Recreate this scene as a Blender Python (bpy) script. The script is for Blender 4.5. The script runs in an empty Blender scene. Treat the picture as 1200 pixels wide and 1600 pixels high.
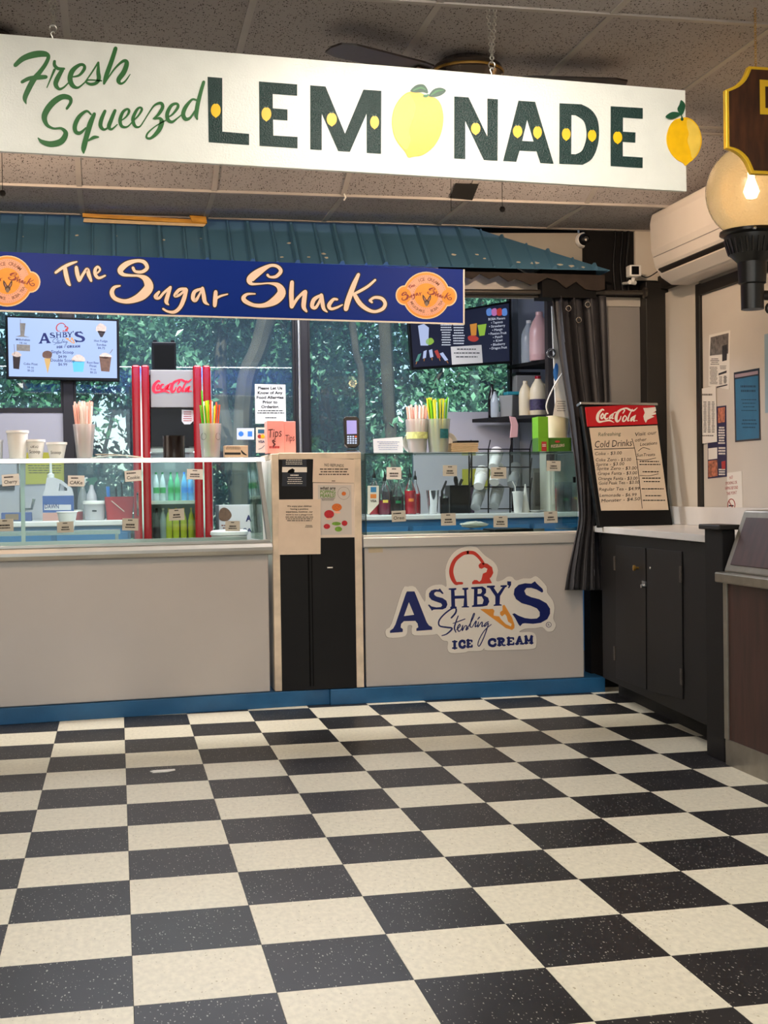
import bpy, math, random
import numpy as np
from mathutils import Vector, Matrix
random.seed(7); rng = np.random.default_rng(7)
S = bpy.context.scene
COL = S.collection

# ------------------------------------------------------------------ camera
FPX = 2010.3156
YAW, PITCH, ROLL = 0.20462914, -0.01463031, -0.01437338
CAM = Vector((-0.01674, -3.06838, 1.07813))
_cy, _sy, _cp, _sp = math.cos(YAW), math.sin(YAW), math.cos(PITCH), math.sin(PITCH)
FW = Vector((_sy*_cp, _cy*_cp, _sp)); _r0 = Vector((_cy, -_sy, 0)); _u0 = _r0.cross(FW)
RT = _r0*math.cos(ROLL) + _u0*math.sin(ROLL); UP = -_r0*math.sin(ROLL) + _u0*math.cos(ROLL)
cd = bpy.data.cameras.new('camera'); cam = bpy.data.objects.new('camera', cd); COL.objects.link(cam)
cd.sensor_fit = 'VERTICAL'; cd.sensor_height = 36; cd.lens = FPX/1600*36; cd.clip_start = .02; cd.clip_end = 200
Mx = Matrix((RT, UP, -FW)).transposed().to_4x4(); Mx.translation = CAM; cam.matrix_world = Mx
S.camera = cam

# ------------------------------------------------------------------ light and exposure
def srgb(h, a=1):
    if isinstance(h, str):
        h = h.lstrip('#'); c = [int(h[i:i+2], 16)/255 for i in (0, 2, 4)]
    else: c = list(h)
    return [x/12.92 if x <= .04045 else ((x+.055)/1.055)**2.4 for x in c] + [a]
w = bpy.data.worlds.new('World'); S.world = w; w.use_nodes = True
wn = w.node_tree.nodes; wn.clear()
sky = wn.new('ShaderNodeTexSky'); sky.sky_type = 'NISHITA'; sky.sun_disc = False
sky.sun_elevation = math.radians(52); sky.sun_rotation = math.radians(20)
wb = wn.new('ShaderNodeBackground'); wb.inputs[1].default_value = .30
wo = wn.new('ShaderNodeOutputWorld')
w.node_tree.links.new(sky.outputs[0], wb.inputs[0]); w.node_tree.links.new(wb.outputs[0], wo.inputs[0])
def light(name, kind, loc, rot, energy, color, **kw):
    l = bpy.data.lights.new(name, kind); l.energy = energy; l.color = srgb(color)[:3]
    for k, v in kw.items(): setattr(l, k, v)
    o = bpy.data.objects.new(name, l); o.location = loc; o.rotation_euler = rot; COL.objects.link(o); return o
light('sun', 'SUN', (0, 2, 12), (math.radians(36), math.radians(-14), 0), 17.0, 'fff4e0', angle=.01)
# daylight through the shop front behind the camera
light('front_window_light', 'AREA', (-.2, -5.9, 1.45), (math.radians(90), 0, 0), 16, 'f2f5ff', shape='RECTANGLE', size=4.2, size_y=2.0)
EXPOSURE = 0.32
S.view_settings.view_transform = 'Standard'; S.view_settings.look = 'None'
S.view_settings.exposure = EXPOSURE; S.view_settings.gamma = 1; S.view_settings.use_curve_mapping = False

# ------------------------------------------------------------------ photo-to-plane helpers
def ray(x, y): return FW + RT*((x-600)/FPX) - UP*((y-800)/FPX)
def on_y(x, y, Y): d = ray(x, y); return CAM + d*((Y-CAM.y)/d.y)
def on_x(x, y, X): d = ray(x, y); return CAM + d*((X-CAM.x)/d.x)
def on_z(x, y, Z): d = ray(x, y); return CAM + d*((Z-CAM.z)/d.z)
class Plane:
    def __init__(s, o, n): s.o = Vector(o); s.n = Vector(n).normalized()
    def __call__(s, x, y, eps=0):
        d = ray(x, y); return CAM + d*((s.o-CAM).dot(s.n)/d.dot(s.n)) + s.n*eps
def PY(Y): return Plane((0, Y, 0), (0, -1, 0))
def PX(X): return Plane((X, 0, 0), (-1, 0, 0))

# ------------------------------------------------------------------ materials
MATS = {}
def M(name, col='808080', rough=.5, metal=0, var=0, vscale=6, bump=0, bscale=60, emit=0, trans=0, alpha=1, spec=.5, coat=0, sss=0):
    if name in MATS: return MATS[name]
    m = bpy.data.materials.new(name); m.use_nodes = True; nt = m.node_tree; b = nt.nodes['Principled BSDF']
    c = srgb(col); b.inputs['Base Color'].default_value = c; b.inputs['Roughness'].default_value = rough
    b.inputs['Metallic'].default_value = metal; b.inputs['Specular IOR Level'].default_value = spec
    if coat: b.inputs['Coat Weight'].default_value = coat; b.inputs['Coat Roughness'].default_value = .08
    if trans: b.inputs['Transmission Weight'].default_value = trans
    if alpha < 1: b.inputs['Alpha'].default_value = alpha
    if emit and 'screen' in name: b.inputs['Base Color'].default_value = (.01, .01, .012, 1)
    if emit: b.inputs['Emission Color'].default_value = c; b.inputs['Emission Strength'].default_value = emit
    if var or bump:
        g = nt.nodes.new('ShaderNodeNewGeometry')
        if var:
            n = nt.nodes.new('ShaderNodeTexNoise'); n.inputs['Scale'].default_value = vscale; n.inputs['Detail'].default_value = 5
            nt.links.new(g.outputs['Position'], n.inputs['Vector'])
            r = nt.nodes.new('ShaderNodeValToRGB')
            r.color_ramp.elements[0].color = [max(0, x*(1-var)) for x in c[:3]]+[1]; r.color_ramp.elements[1].color = [min(1, x*(1+var)) for x in c[:3]]+[1]
            r.color_ramp.elements[0].position = .3; r.color_ramp.elements[1].position = .7
            nt.links.new(n.outputs[0], r.inputs[0]); nt.links.new(r.outputs[0], b.inputs['Base Color'])
            if emit: nt.links.new(r.outputs[0], b.inputs['Emission Color'])
        if bump:
            n2 = nt.nodes.new('ShaderNodeTexNoise'); n2.inputs['Scale'].default_value = bscale; n2.inputs['Detail'].default_value = 3
            nt.links.new(g.outputs['Position'], n2.inputs['Vector'])
            bp = nt.nodes.new('ShaderNodeBump'); bp.inputs['Strength'].default_value = bump; bp.inputs['Distance'].default_value = .004
            nt.links.new(n2.outputs[0], bp.inputs['Height']); nt.links.new(bp.outputs[0], b.inputs['Normal'])
    MATS[name] = m; return m
def glassmat(name, tint='ffffff', haze=0, hazecol='dfe8f0', refl=1, rough=.0):
    if name in MATS: return MATS[name]
    m = bpy.data.materials.new(name); m.use_nodes = True; nt = m.node_tree; nt.nodes.clear()
    out = nt.nodes.new('ShaderNodeOutputMaterial'); t = nt.nodes.new('ShaderNodeBsdfTransparent'); t.inputs[0].default_value = srgb(tint)
    gl = nt.nodes.new('ShaderNodeBsdfGlossy'); gl.inputs['Roughness'].default_value = rough
    fr = nt.nodes.new('ShaderNodeFresnel'); fr.inputs[0].default_value = 1.45
    mu = nt.nodes.new('ShaderNodeMath'); mu.operation = 'MULTIPLY'; mu.inputs[1].default_value = refl
    nt.links.new(fr.outputs[0], mu.inputs[0])
    src = t.outputs[0]
    if haze:
        d = nt.nodes.new('ShaderNodeBsdfTranslucent'); d.inputs[0].default_value = srgb(hazecol)
        d2 = nt.nodes.new('ShaderNodeBsdfDiffuse'); d2.inputs[0].default_value = srgb(hazecol)
        ad = nt.nodes.new('ShaderNodeMixShader'); ad.inputs[0].default_value = .5
        nt.links.new(d.outputs[0], ad.inputs[1]); nt.links.new(d2.outputs[0], ad.inputs[2])
        mh = nt.nodes.new('ShaderNodeMixShader'); mh.inputs[0].default_value = haze
        nt.links.new(t.outputs[0], mh.inputs[1]); nt.links.new(ad.outputs[0], mh.inputs[2]); src = mh.outputs[0]
    mx = nt.nodes.new('ShaderNodeMixShader'); nt.links.new(mu.outputs[0], mx.inputs[0])
    nt.links.new(src, mx.inputs[1]); nt.links.new(gl.outputs[0], mx.inputs[2]); nt.links.new(mx.outputs[0], out.inputs[0])
    MATS[name] = m; return m
def flecked(name, base, fleck, scale, thresh, rough, mottle=.1, mscale=9, bump=0, stretch=(1, 1, 1), spec=.5):
    """a base colour with small flecks or pits of a second colour"""
    m = bpy.data.materials.new(name); m.use_nodes = True; nt = m.node_tree; b = nt.nodes['Principled BSDF']; L = nt.links
    b.inputs['Roughness'].default_value = rough; b.inputs['Specular IOR Level'].default_value = spec
    g = nt.nodes.new('ShaderNodeNewGeometry')
    mp = nt.nodes.new('ShaderNodeMapping'); mp.inputs['Scale'].default_value = stretch; L.new(g.outputs['Position'], mp.inputs[0])
    wv = nt.nodes.new('ShaderNodeTexNoise'); wv.inputs['Scale'].default_value = scale*.6
    L.new(mp.outputs[0], wv.inputs['Vector'])
    ad = nt.nodes.new('ShaderNodeMixRGB'); ad.blend_type = 'ADD'; ad.inputs[0].default_value = 1.2/scale
    L.new(mp.outputs[0], ad.inputs[1]); L.new(wv.outputs['Color'], ad.inputs[2])
    v = nt.nodes.new('ShaderNodeTexVoronoi'); v.inputs['Scale'].default_value = scale; L.new(ad.outputs[0], v.inputs['Vector'])
    sep = nt.nodes.new('ShaderNodeSeparateColor'); L.new(v.outputs['Color'], sep.inputs[0])
    th = nt.nodes.new('ShaderNodeMath'); th.operation = 'MULTIPLY'; L.new(sep.outputs[0], th.inputs[0]); th.inputs[1].default_value = thresh
    lt = nt.nodes.new('ShaderNodeMath'); lt.operation = 'LESS_THAN'; L.new(v.outputs['Distance'], lt.inputs[0]); L.new(th.outputs[0], lt.inputs[1])
    n = nt.nodes.new('ShaderNodeTexNoise'); n.inputs['Scale'].default_value = mscale; n.inputs['Detail'].default_value = 6; L.new(mp.outputs[0], n.inputs['Vector'])
    r = nt.nodes.new('ShaderNodeValToRGB'); c = srgb(base)
    r.color_ramp.elements[0].color = [x*(1-mottle) for x in c[:3]]+[1]; r.color_ramp.elements[1].color = [min(1, x*(1+mottle)) for x in c[:3]]+[1]
    r.color_ramp.elements[0].position = .35; r.color_ramp.elements[1].position = .65; L.new(n.outputs[0], r.inputs[0])
    mx = nt.nodes.new('ShaderNodeMixRGB'); L.new(lt.outputs[0], mx.inputs[0]); L.new(r.outputs[0], mx.inputs[1]); mx.inputs[2].default_value = srgb(fleck)
    L.new(mx.outputs[0], b.inputs['Base Color'])
    if bump:
        iv = nt.nodes.new('ShaderNodeMath'); iv.operation = 'SUBTRACT'; iv.inputs[0].default_value = 1; L.new(lt.outputs[0], iv.inputs[1])
        bp = nt.nodes.new('ShaderNodeBump'); bp.inputs['Strength'].default_value = bump; bp.inputs['Distance'].default_value = .003
        L.new(iv.outputs[0], bp.inputs['Height']); L.new(bp.outputs[0], b.inputs['Normal'])
    MATS[name] = m; return m
def woodmat(name, c1, c2, rough=.4, scale=(2, 2, 30), coat=0):
    m = bpy.data.materials.new(name); m.use_nodes = True; nt = m.node_tree; b = nt.nodes['Principled BSDF']; L = nt.links
    b.inputs['Roughness'].default_value = rough
    if coat: b.inputs['Coat Weight'].default_value = coat
    g = nt.nodes.new('ShaderNodeNewGeometry'); mp = nt.nodes.new('ShaderNodeMapping'); mp.inputs['Scale'].default_value = scale
    L.new(g.outputs['Position'], mp.inputs[0])
    n = nt.nodes.new('ShaderNodeTexNoise'); n.inputs['Scale'].default_value = 3; n.inputs['Detail'].default_value = 6; L.new(mp.outputs[0], n.inputs['Vector'])
    r = nt.nodes.new('ShaderNodeValToRGB'); r.color_ramp.elements[0].color = srgb(c1); r.color_ramp.elements[1].color = srgb(c2)
    r.color_ramp.elements[0].position = .35; r.color_ramp.elements[1].position = .68
    L.new(n.outputs[0], r.inputs[0]); L.new(r.outputs[0], b.inputs['Base Color']); MATS[name] = m; return m

# ------------------------------------------------------------------ mesh builder
ROOT = {}
class MB:
    def __init__(s): s.v = []; s.f = []; s.sm = []
    def add(s, vs, fs, smooth=False):
        k = len(s.v); s.v += [tuple(v) for v in vs]; s.f += [tuple(i+k for i in f) for f in fs]; s.sm += [smooth]*len(fs); return s
    def box(s, x0, x1, y0, y1, z0, z1):
        v = [(x, y, z) for z in (z0, z1) for y in (y0, y1) for x in (x0, x1)]
        return s.add(v, [(0, 2, 3, 1), (4, 5, 7, 6), (0, 1, 5, 4), (2, 6, 7, 3), (0, 4, 6, 2), (1, 3, 7, 5)])
    def obox(s, o, a, b, c):
        """box from a corner and three edge vectors"""
        o, a, b, c = map(Vector, (o, a, b, c))
        if a.cross(b).dot(c) < 0: a, b = b, a
        v = [o+a*i+b*j+c*k for k in (0, 1) for j in (0, 1) for i in (0, 1)]
        return s.add(v, [(0, 2, 3, 1), (4, 5, 7, 6), (0, 1, 5, 4), (2, 6, 7, 3), (0, 4, 6, 2), (1, 3, 7, 5)])
    def prism(s, pts, d):
        """planar polygon pts (3D) extruded by vector d"""
        n = len(pts); d = Vector(d); p = [Vector(q) for q in pts]
        nrm = Vector((0, 0, 0))
        for i in range(n): nrm += p[i].cross(p[(i+1) % n])
        if nrm.dot(d) > 0: p = p[::-1]
        v = p + [q+d for q in p]
        f = [tuple(range(n)), tuple(range(2*n-1, n-1, -1))] + [(i, i+n, (i+1) % n+n, (i+1) % n) for i in range(n)]
        return s.add(v, f)
    def lathe(s, prof, c, n=20, axis=None, smooth=True, sx=1, sy=1):
        """prof [(r, h)] around a z axis (or given axis) through c"""
        c = Vector(c); ax = Vector(axis).normalized() if axis else Vector((0, 0, 1))
        t = Vector((1, 0, 0)) if abs(ax.x) < .9 else Vector((0, 1, 0))
        e1 = (t - ax*t.dot(ax)).normalized(); e2 = ax.cross(e1)
        v = []; f = []
        for r, h in prof:
            for i in range(n):
                a = 2*math.pi*i/n; v.append(c + e1*(r*sx*math.cos(a)) + e2*(r*sy*math.sin(a)) + ax*h)
        m = len(prof)
        for j in range(m-1):
            for i in range(n): f.append((j*n+i, j*n+(i+1) % n, (j+1)*n+(i+1) % n, (j+1)*n+i))
        s.add(v, f, smooth)
        k = len(s.v)-m*n
        if prof[0][0] > 1e-5: s.f.append(tuple(k+i for i in range(n-1, -1, -1))); s.sm.append(False)
        if prof[-1][0] > 1e-5: s.f.append(tuple(k+(m-1)*n+i for i in range(n))); s.sm.append(False)
        return s
    def cyl(s, p0, p1, r0, r1=None, n=12):
        p0, p1 = Vector(p0), Vector(p1); d = p1-p0
        return s.lathe([(r0, 0), (r0 if r1 is None else r1, d.length)], p0, n, d)
    def tube(s, path, r, n=8):
        p = [Vector(q) for q in path]; v = []; f = []; prev = None
        for i, q in enumerate(p):
            t = (p[min(i+1, len(p)-1)]-p[max(i-1, 0)]).normalized()
            if prev is None: u = t.orthogonal().normalized()
            else: u = (prev - t*prev.dot(t)).normalized()
            prev = u; w_ = t.cross(u); rr = r[i] if isinstance(r, (list, tuple)) else r
            for k in range(n): a = 2*math.pi*k/n; v.append(q+u*(rr*math.cos(a))+w_*(rr*math.sin(a)))
        for i in range(len(p)-1):
            for k in range(n): f.append((i*n+k, i*n+(k+1) % n, (i+1)*n+(k+1) % n, (i+1)*n+k))
        f.append(tuple(range(n-1, -1, -1))); f.append(tuple((len(p)-1)*n+k for k in range(n)))
        return s.add(v, f, True)
    def torus(s, c, ax, R, r, n=10, k=5, sx=1):
        c = Vector(c); ax = Vector(ax).normalized(); e1 = ax.orthogonal().normalized(); e2 = ax.cross(e1); v = []; f = []
        for i in range(n):
            a = 2*math.pi*i/n; d = e1*math.cos(a)*sx+e2*math.sin(a); dn = d.normalized()
            for j in range(k): b = 2*math.pi*j/k; v.append(c+d*R+dn*(r*math.cos(b))+ax*(r*math.sin(b)))
        for i in range(n):
            for j in range(k): f.append((i*k+j, ((i+1) % n)*k+j, ((i+1) % n)*k+(j+1) % k, i*k+(j+1) % k))
        return s.add(v, f, True)
    def build(s, name, mat, parent=None, loc=None, bevel=0, seg=2):
        me = bpy.data.meshes.new(name)
        root = parent
        while root is not None and root.parent is not None: root = root.parent
        off = Vector(loc) if parent is None and loc is not None else (ROOT.get(root.name, Vector((0, 0, 0))) if root else Vector((0, 0, 0)))
        if root is None and loc is None and s.v:
            a = np.array(s.v); off = Vector(((a[:, 0].min()+a[:, 0].max())/2, (a[:, 1].min()+a[:, 1].max())/2, a[:, 2].min()))
        me.from_pydata([(x-off.x, y-off.y, z-off.z) for x, y, z in s.v], [], s.f)
        if any(s.sm):
            me.polygons.foreach_set('use_smooth', s.sm); me.set_sharp_from_angle(angle=math.radians(40))
        me.materials.append(mat if not isinstance(mat, str) else MATS[mat])
        o = bpy.data.objects.new(name, me); COL.objects.link(o)
        if parent is not None: o.parent = parent
        else: o.location = off; ROOT[o.name] = off
        if bevel:
            b = o.modifiers.new('bevel', 'BEVEL'); b.width = bevel; b.segments = seg; b.limit_method = 'ANGLE'
        return o
def thing(name, label, cat, loc, group=None):
    o = bpy.data.objects.new(name, None); COL.objects.link(o); o.location = loc; o['label'] = label; o['category'] = cat
    o.empty_display_size = .05
    if group: o['group'] = group
    ROOT[o.name] = Vector(loc); return o
def tag(o, label, cat, group=None):
    o['label'] = label; o['category'] = cat
    if group: o['group'] = group
    return o
def struct(o, label=None):
    o['kind'] = 'structure'
    if label: o['label'] = label
    return o
def copy_tree(o, dloc=(0, 0, 0), parent=None, label=None):
    c = o.copy(); COL.objects.link(c)
    if parent: c.parent = parent
    else: c.location = o.location + Vector(dloc); ROOT[c.name] = c.location.copy()
    if label: c['label'] = label
    for ch in list(o.children): copy_tree(ch, (0, 0, 0), c)
    return c

# ------------------------------------------------------------------ lettering helpers
def _curve_mesh(cu):
    ob = bpy.data.objects.new('tmp', cu); me = bpy.data.meshes.new_from_object(ob)
    v = [x.co.copy() for x in me.vertices]; f = [tuple(p.vertices) for p in me.polygons]
    bpy.data.objects.remove(ob); bpy.data.meshes.remove(me); bpy.data.curves.remove(cu); return v, f
def text2d(body, bold=0, shear=0, spacing=1):
    cu = bpy.data.curves.new('tmp', 'FONT'); cu.body = body; cu.size = 1; cu.offset = bold; cu.shear = shear; cu.space_character = spacing
    cu.resolution_u = 2; cu.fill_mode = 'FRONT'
    return _curve_mesh(cu)
def fill2d(loops):
    cu = bpy.data.curves.new('tmp', 'CURVE'); cu.dimensions = '2D'; cu.fill_mode = 'BOTH'
    for lp in loops:
        sp = cu.splines.new('POLY'); sp.points.add(len(lp)-1); sp.use_cyclic_u = True
        for q, (x, y) in zip(sp.points, lp): q.co = (x, y, 0, 1)
    return _curve_mesh(cu)
def smooth(pts, n=5, closed=False):
    """Catmull-Rom through points of any dimension"""
    P = [tuple(p) for p in pts]; m = len(P); out = []
    rngi = range(m) if closed else range(m-1)
    for i in rngi:
        if closed: a, b, c, d = P[i-1], P[i], P[(i+1) % m], P[(i+2) % m]
        else: a, b, c, d = P[max(i-1, 0)], P[i], P[i+1], P[min(i+2, m-1)]
        for k in range(n):
            t = k/n
            out.append(tuple(.5*(2*q+(r-p)*t+(2*p-5*q+4*r-s_)*t*t+(3*q-p-3*r+s_)*t**3) for p, q, r, s_ in zip(a, b, c, d)))
    if not closed: out.append(P[-1])
    return out
class Print:
    """flat print on a plane: everything is given in photo pixels and lands on that plane as a thin film"""
    def __init__(s, plane, eps=.0012): s.pl = plane; s.eps = eps; s.mb = MB(); s.T = None; s.lift = 0
    def P(s, x, y):
        if s.T: x, y = s.T(x, y)
        return s.pl(x, y, s.eps+s.lift)
    def fill(s, *loops):
        v, f = fill2d(loops); s.mb.add([s.P(q.x, q.y) for q in v], f); return s
    def rect(s, x0, y0, x1, y1): s.mb.add([s.P(x0, y0), s.P(x1, y0), s.P(x1, y1), s.P(x0, y1)], [(0, 3, 2, 1)]); return s
    def quad(s, a, b, c, d): s.mb.add([s.P(*q) for q in (a, b, c, d)], [(0, 3, 2, 1)]); return s
    def ell(s, cx, cy, rx, ry, n=24):
        s.lift += 1.2e-5
        s.mb.add([s.P(cx+rx*math.cos(2*math.pi*i/n), cy-ry*math.sin(2*math.pi*i/n)) for i in range(n)], [tuple(range(n))]); return s
    def stroke(s, pts, k=1, n=5, grow=0, w=None):
        s.lift += 1.2e-5
        pts = [p if len(p) == 3 else (p[0], p[1], w) for p in pts]
        q = smooth(pts, n) if len(pts) > 2 else [tuple(p) for p in pts]; L = []; R = []
        for i, (x, y, ww) in enumerate(q):
            a = q[max(i-1, 0)]; b = q[min(i+1, len(q)-1)]; dx, dy = b[0]-a[0], b[1]-a[1]; d = math.hypot(dx, dy) or 1
            h = max(ww, .2)*k/2+grow; L.append((x-dy/d*h, y+dx/d*h)); R.append((x+dy/d*h, y-dx/d*h))
        N = len(q); s.mb.add([s.P(*p) for p in L+R], [(i, i+1, N+i+1, N+i) for i in range(N-1)])
        for e in (0, -1):
            s.ell(q[e][0], q[e][1], max(q[e][2], .2)*k/2*.92+grow, max(q[e][2], .2)*k/2*.92+grow, 12)
        return s
    def text(s, body, x0, yb, x1, h, yb2=None, bold=0, shear=0, spacing=1, fit=True):
        """baseline from (x0, yb) to (x1, yb2), capital height h, all in pixels"""
        v, f = text2d(body, bold, shear, spacing)
        if not v: return s
        xs = [q.x for q in v]; a, b = min(xs), max(xs); yb2 = yb if yb2 is None else yb2
        sx = (x1-x0)/(b-a) if fit else h/.73
        sl = (yb2-yb)/(x1-x0) if x1 != x0 else 0
        s.mb.add([s.P(x0+(q.x-a)*sx, yb+(q.x-a)*sx*sl-q.y*h/.73) for q in v], f); return s
    def bars(s, x0, y0, x1, y1, rows, fill=.5, center=True, seed=1, ragged=.3):
        """rows of tiny word marks for print too small to read"""
        r = random.Random(seed); st = (y1-y0)/rows
        for i in range(rows):
            w_ = (x1-x0)*(1-r.random()*ragged); xa = (x0+x1-w_)/2 if center else x0; xe = xa+w_; x = xa
            while x < xe-.3:
                l = min(r.uniform(1.5, 4.5)*(x1-x0)/30, xe-x); s.rect(x, y0+i*st, x+l, y0+i*st+st*fill); x += l+(x1-x0)/45
        return s
    def arc_text(s, body, cx, cy, R, a0, a1, h, inward=False, bold=0):
        n = len(body)
        for i, ch in enumerate(body):
            if ch == ' ': continue
            a = math.radians(a0+(a1-a0)*i/(n-1)); v, f = text2d(ch, bold)
            if not v: continue
            mx = (min(q.x for q in v)+max(q.x for q in v))/2; k = h/.73
            px, py = cx+R*math.cos(a), cy-R*math.sin(a); th = a-math.pi/2 if not inward else a+math.pi/2
            c, d = math.cos(th), math.sin(th)
            s.mb.add([s.P(px+((q.x-mx)*c-q.y*d)*k, py-((q.x-mx)*d+q.y*c)*k) for q in v], f)
        return s
    def build(s, name, mat, parent):
        m = s.mb
        for k, f in enumerate(m.f):     # every face looks out of the plane
            a, b, c = (Vector(m.v[i]) for i in f[:3]); nn = (b-a).cross(c-a)
            if nn.dot(s.pl.n) < 0: m.f[k] = f[::-1]
        return m.build(name, mat, parent)
SLAB = {'I': [[(.5, 0), (.5, 1)], [(.2, .04), (.8, .04)], [(.2, .96), (.8, .96)]], 'C': [[(.86, .3), (.8, .1), (.5, .03), (.22, .2), (.14, .5), (.22, .8), (.5, .97), (.78, .92), (.9, .72)], [(.86, .02), (.86, .3)]],
 'E': [[(.3, 0), (.3, 1)], [(.12, .05), (.85, .05)], [(.3, .5), (.62, .5)], [(.12, .95), (.88, .95)], [(.85, .05), (.85, .24)], [(.88, .95), (.88, .74)]], 'R': [[(.28, 0), (.28, 1)], [(.1, .05), (.6, .05), (.78, .25), (.6, .5), (.3, .52)], [(.1, .96), (.46, .96)], [(.5, .52), (.72, .96), (.95, .96)]],
 'A': [[(.5, 0), (.18, 1)], [(.5, 0), (.82, 1)], [(.28, .65), (.72, .65)], [(.04, .96), (.36, .96)], [(.62, .96), (.98, .96)]], 'M': [[(.18, 0), (.18, 1)], [(.82, 0), (.82, 1)], [(.18, .02), (.5, .7), (.82, .02)], [(.02, .96), (.36, .96)], [(.64, .96), (.98, .96)], [(.04, .04), (.2, .04)], [(.8, .04), (.96, .04)]]}
def slab(p, body, x0, y0, x1, h, y1, t):
    n = len(body); wd = (x1-x0)/n
    for i, ch in enumerate(body):
        yb = y0+(y1-y0)*i/max(1, n-1)
        for q, st in enumerate(SLAB[ch]): p.stroke([(x0+wd*(i+.04+.92*u), yb-h+h*v, t if q == 0 or (ch in 'AMR' and q == 1 and len(st) > 1 and ch != 'A') else t*.62) for u, v in st], n=4)
def crop(x0, y0, x1, W): 
    k = (x1-x0)/W
    return lambda pts: [(x0+p[0]*k, y0+p[1]*k)+((p[2]*k,) if len(p) > 2 else ()) for p in pts]

# ================================================================== materials used widely
flecked('tile_black', '272628', 'a5a298', 150, .27, .34, .15, 12, stretch=(1, .42, 1), spec=.16)
flecked('tile_cream', 'e0dac6', 'b5ab8f', 90, .20, .34, .07, 70, stretch=(1, .6, 1), spec=.3)
flecked('ceiling_tile', 'a39d9b', '4e4744', 135, .42, .9, .05, 3, bump=.5, stretch=(1, .7, 1), spec=.1)
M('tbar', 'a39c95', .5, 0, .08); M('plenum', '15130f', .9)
M('wall_beige', 'cfc6b8', .6, 0, .05, 2); M('wall_dark', '0f0d0d', .7, 0, .2, 4, spec=.2); M('black_trim', '17130f', .5, 0, .25, 9)
M('grey_board', '8f8b88', .55, 0, .05, 3); M('wall_shop', 'aeb4bf', .6, 0, .04, 2); M('lilac_panel', 'b3b0b6', .5, 0, .03, 2)
M('alu', 'b9b6b0', .32, .85, .04, 8); M('chrome', 'd8d8d8', .12, 1); M('steel', 'aeb0b0', .25, .9)
M('white_enamel', 'b9b4b0', .22, 0, .02, 3, coat=.4); M('white_plastic', 'e6e4de', .35); M('black_plastic', '0b0b0d', .35, spec=.22)
M('white_paint', 'e3ddd2', .5, 0, .06, 8); M('blue_paint', '1c5a88', .45, 0, .14, 7, bump=.2)
M('blue_cabinet', '2a72a6', .4, 0, .07, 5); M('counter_white', 'e2dfdc', .3, 0, .03, 8); M('brown_black', '131010', .55, 0, .1, 5, spec=.25)
M('paper', 'ece7de', .8); M('ink', '191717', .8); M('paper_tan', 'dccab6', .8, 0, .03, 20)
M('chain_metal', 'b5b2aa', .3, .9); M('brass', 'b08a45', .3, .9); M('gold_paint', 'e2b62c', .35, .35)
M('styrofoam', 'f0ece8', .7); M('black_matte', '090909', .8, spec=.1); M('red_gloss', '960a18', .22, coat=.3)
glassmat('glass', 'f2faf7', refl=.8); glassmat('glass_green', 'eef8f4', .0, 'cfe8e0', .7)
glassmat('window_glass', 'cfdfe6', .13, 'a9c4d6', .9, .01); glassmat('clear_plastic', 'f8fafa', .32, 'fbfbfb', .8, .05)

# ================================================================== the setting
T = .3048
mb = MB(); mb.box(-3.2, 3.15, -6.2, 5.9, -.12, -.004)
floor = struct(mb.build('floor', M('floor_bed', '3a3834', .6), None, (0, 0, -.12)), 'black and cream checkerboard vinyl tile floor')
tm = {}
for c in (0, 1):
    b = MB(); g = .0006; b.add([(g, g, 0), (T-g, g, 0), (T-g, T-g, 0), (g, T-g, 0), (0, 0, -.004), (T, 0, -.004), (T, T, -.004), (0, T, -.004)],
        [(0, 1, 2, 3), (0, 4, 5, 1), (1, 5, 6, 2), (2, 6, 7, 3), (3, 7, 4, 0)])
    me = bpy.data.meshes.new('tile'); me.from_pydata(b.v, [], b.f); me.materials.append(MATS['tile_cream' if c else 'tile_black']); tm[c] = me
for i in range(-6, 10):
    for j in range(-5, 13):
        t = bpy.data.objects.new('tile', tm[(i+j) % 2]); COL.objects.link(t); t.parent = floor; t.location = (i*T, j*T, .12)
# ceiling: 2 x 4 ft tiles on a T-bar grid, a sloped drop and a lower soffit
mb = MB(); mb.box(-3.2, 3.15, -6.2, 3.62, 2.80, 2.9)
ceil = struct(mb.build('ceiling', MATS['plenum'], None, (0, 0, 2.8)), 'dropped ceiling of speckled grey tiles')
XS = [.45+.6096*k for k in range(-6, 5)]; YS = [1.10+1.2192*k for k in range(-6, 1)] + [2.32, 2.42]
def tile_on(p, a, b, parent, mat='ceiling_tile'):
    m = MB(); p, a, b = Vector(p), Vector(a), Vector(b); n = a.cross(b).normalized()*-1
    m.obox(p-n*0, a, b, -n*.016); return m.build('tile', mat, parent)
for k, x in enumerate(XS):
    for y0, y1 in zip(YS[:-1], YS[1:]):
        if x > 2.85: continue
        x1 = min(x+.6096, 2.93)
        dz = random.uniform(0, .003)
        m = MB(); m.box(x+.004, x1-.004, y0+.004, y1-.004, 2.704+dz, 2.72+dz); m.build('tile', 'ceiling_tile', ceil)
    # slope and soffit tiles
    if x <= 2.85:
        x1 = min(x+.6096, 2.93)
        m = MB(); m.obox((x+.006, 2.425, 2.704), (x1-x-.012, 0, 0), (0, .545, -.21), (0, .006, .016)); m.build('tile', 'ceiling_tile', ceil)
        m = MB(); m.box(x+.006, x1-.006, 2.985, 3.54, 2.494, 2.51); m.build('tile', 'ceiling_tile', ceil)
for x in XS:
    m = MB(); m.box(x-.012, x+.012, -6.1, 2.42, 2.70, 2.73); m.build('grid_bar', 'tbar', ceil)
    m = MB(); m.obox((x-.012, 2.42, 2.70), (.024, 0, 0), (0, .55, -.212), (0, .006, .016)); m.build('grid_bar', 'tbar', ceil)
    m = MB(); m.box(x-.012, x+.012, 2.97, 3.56, 2.488, 2.505); m.build('grid_bar', 'tbar', ceil)
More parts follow.
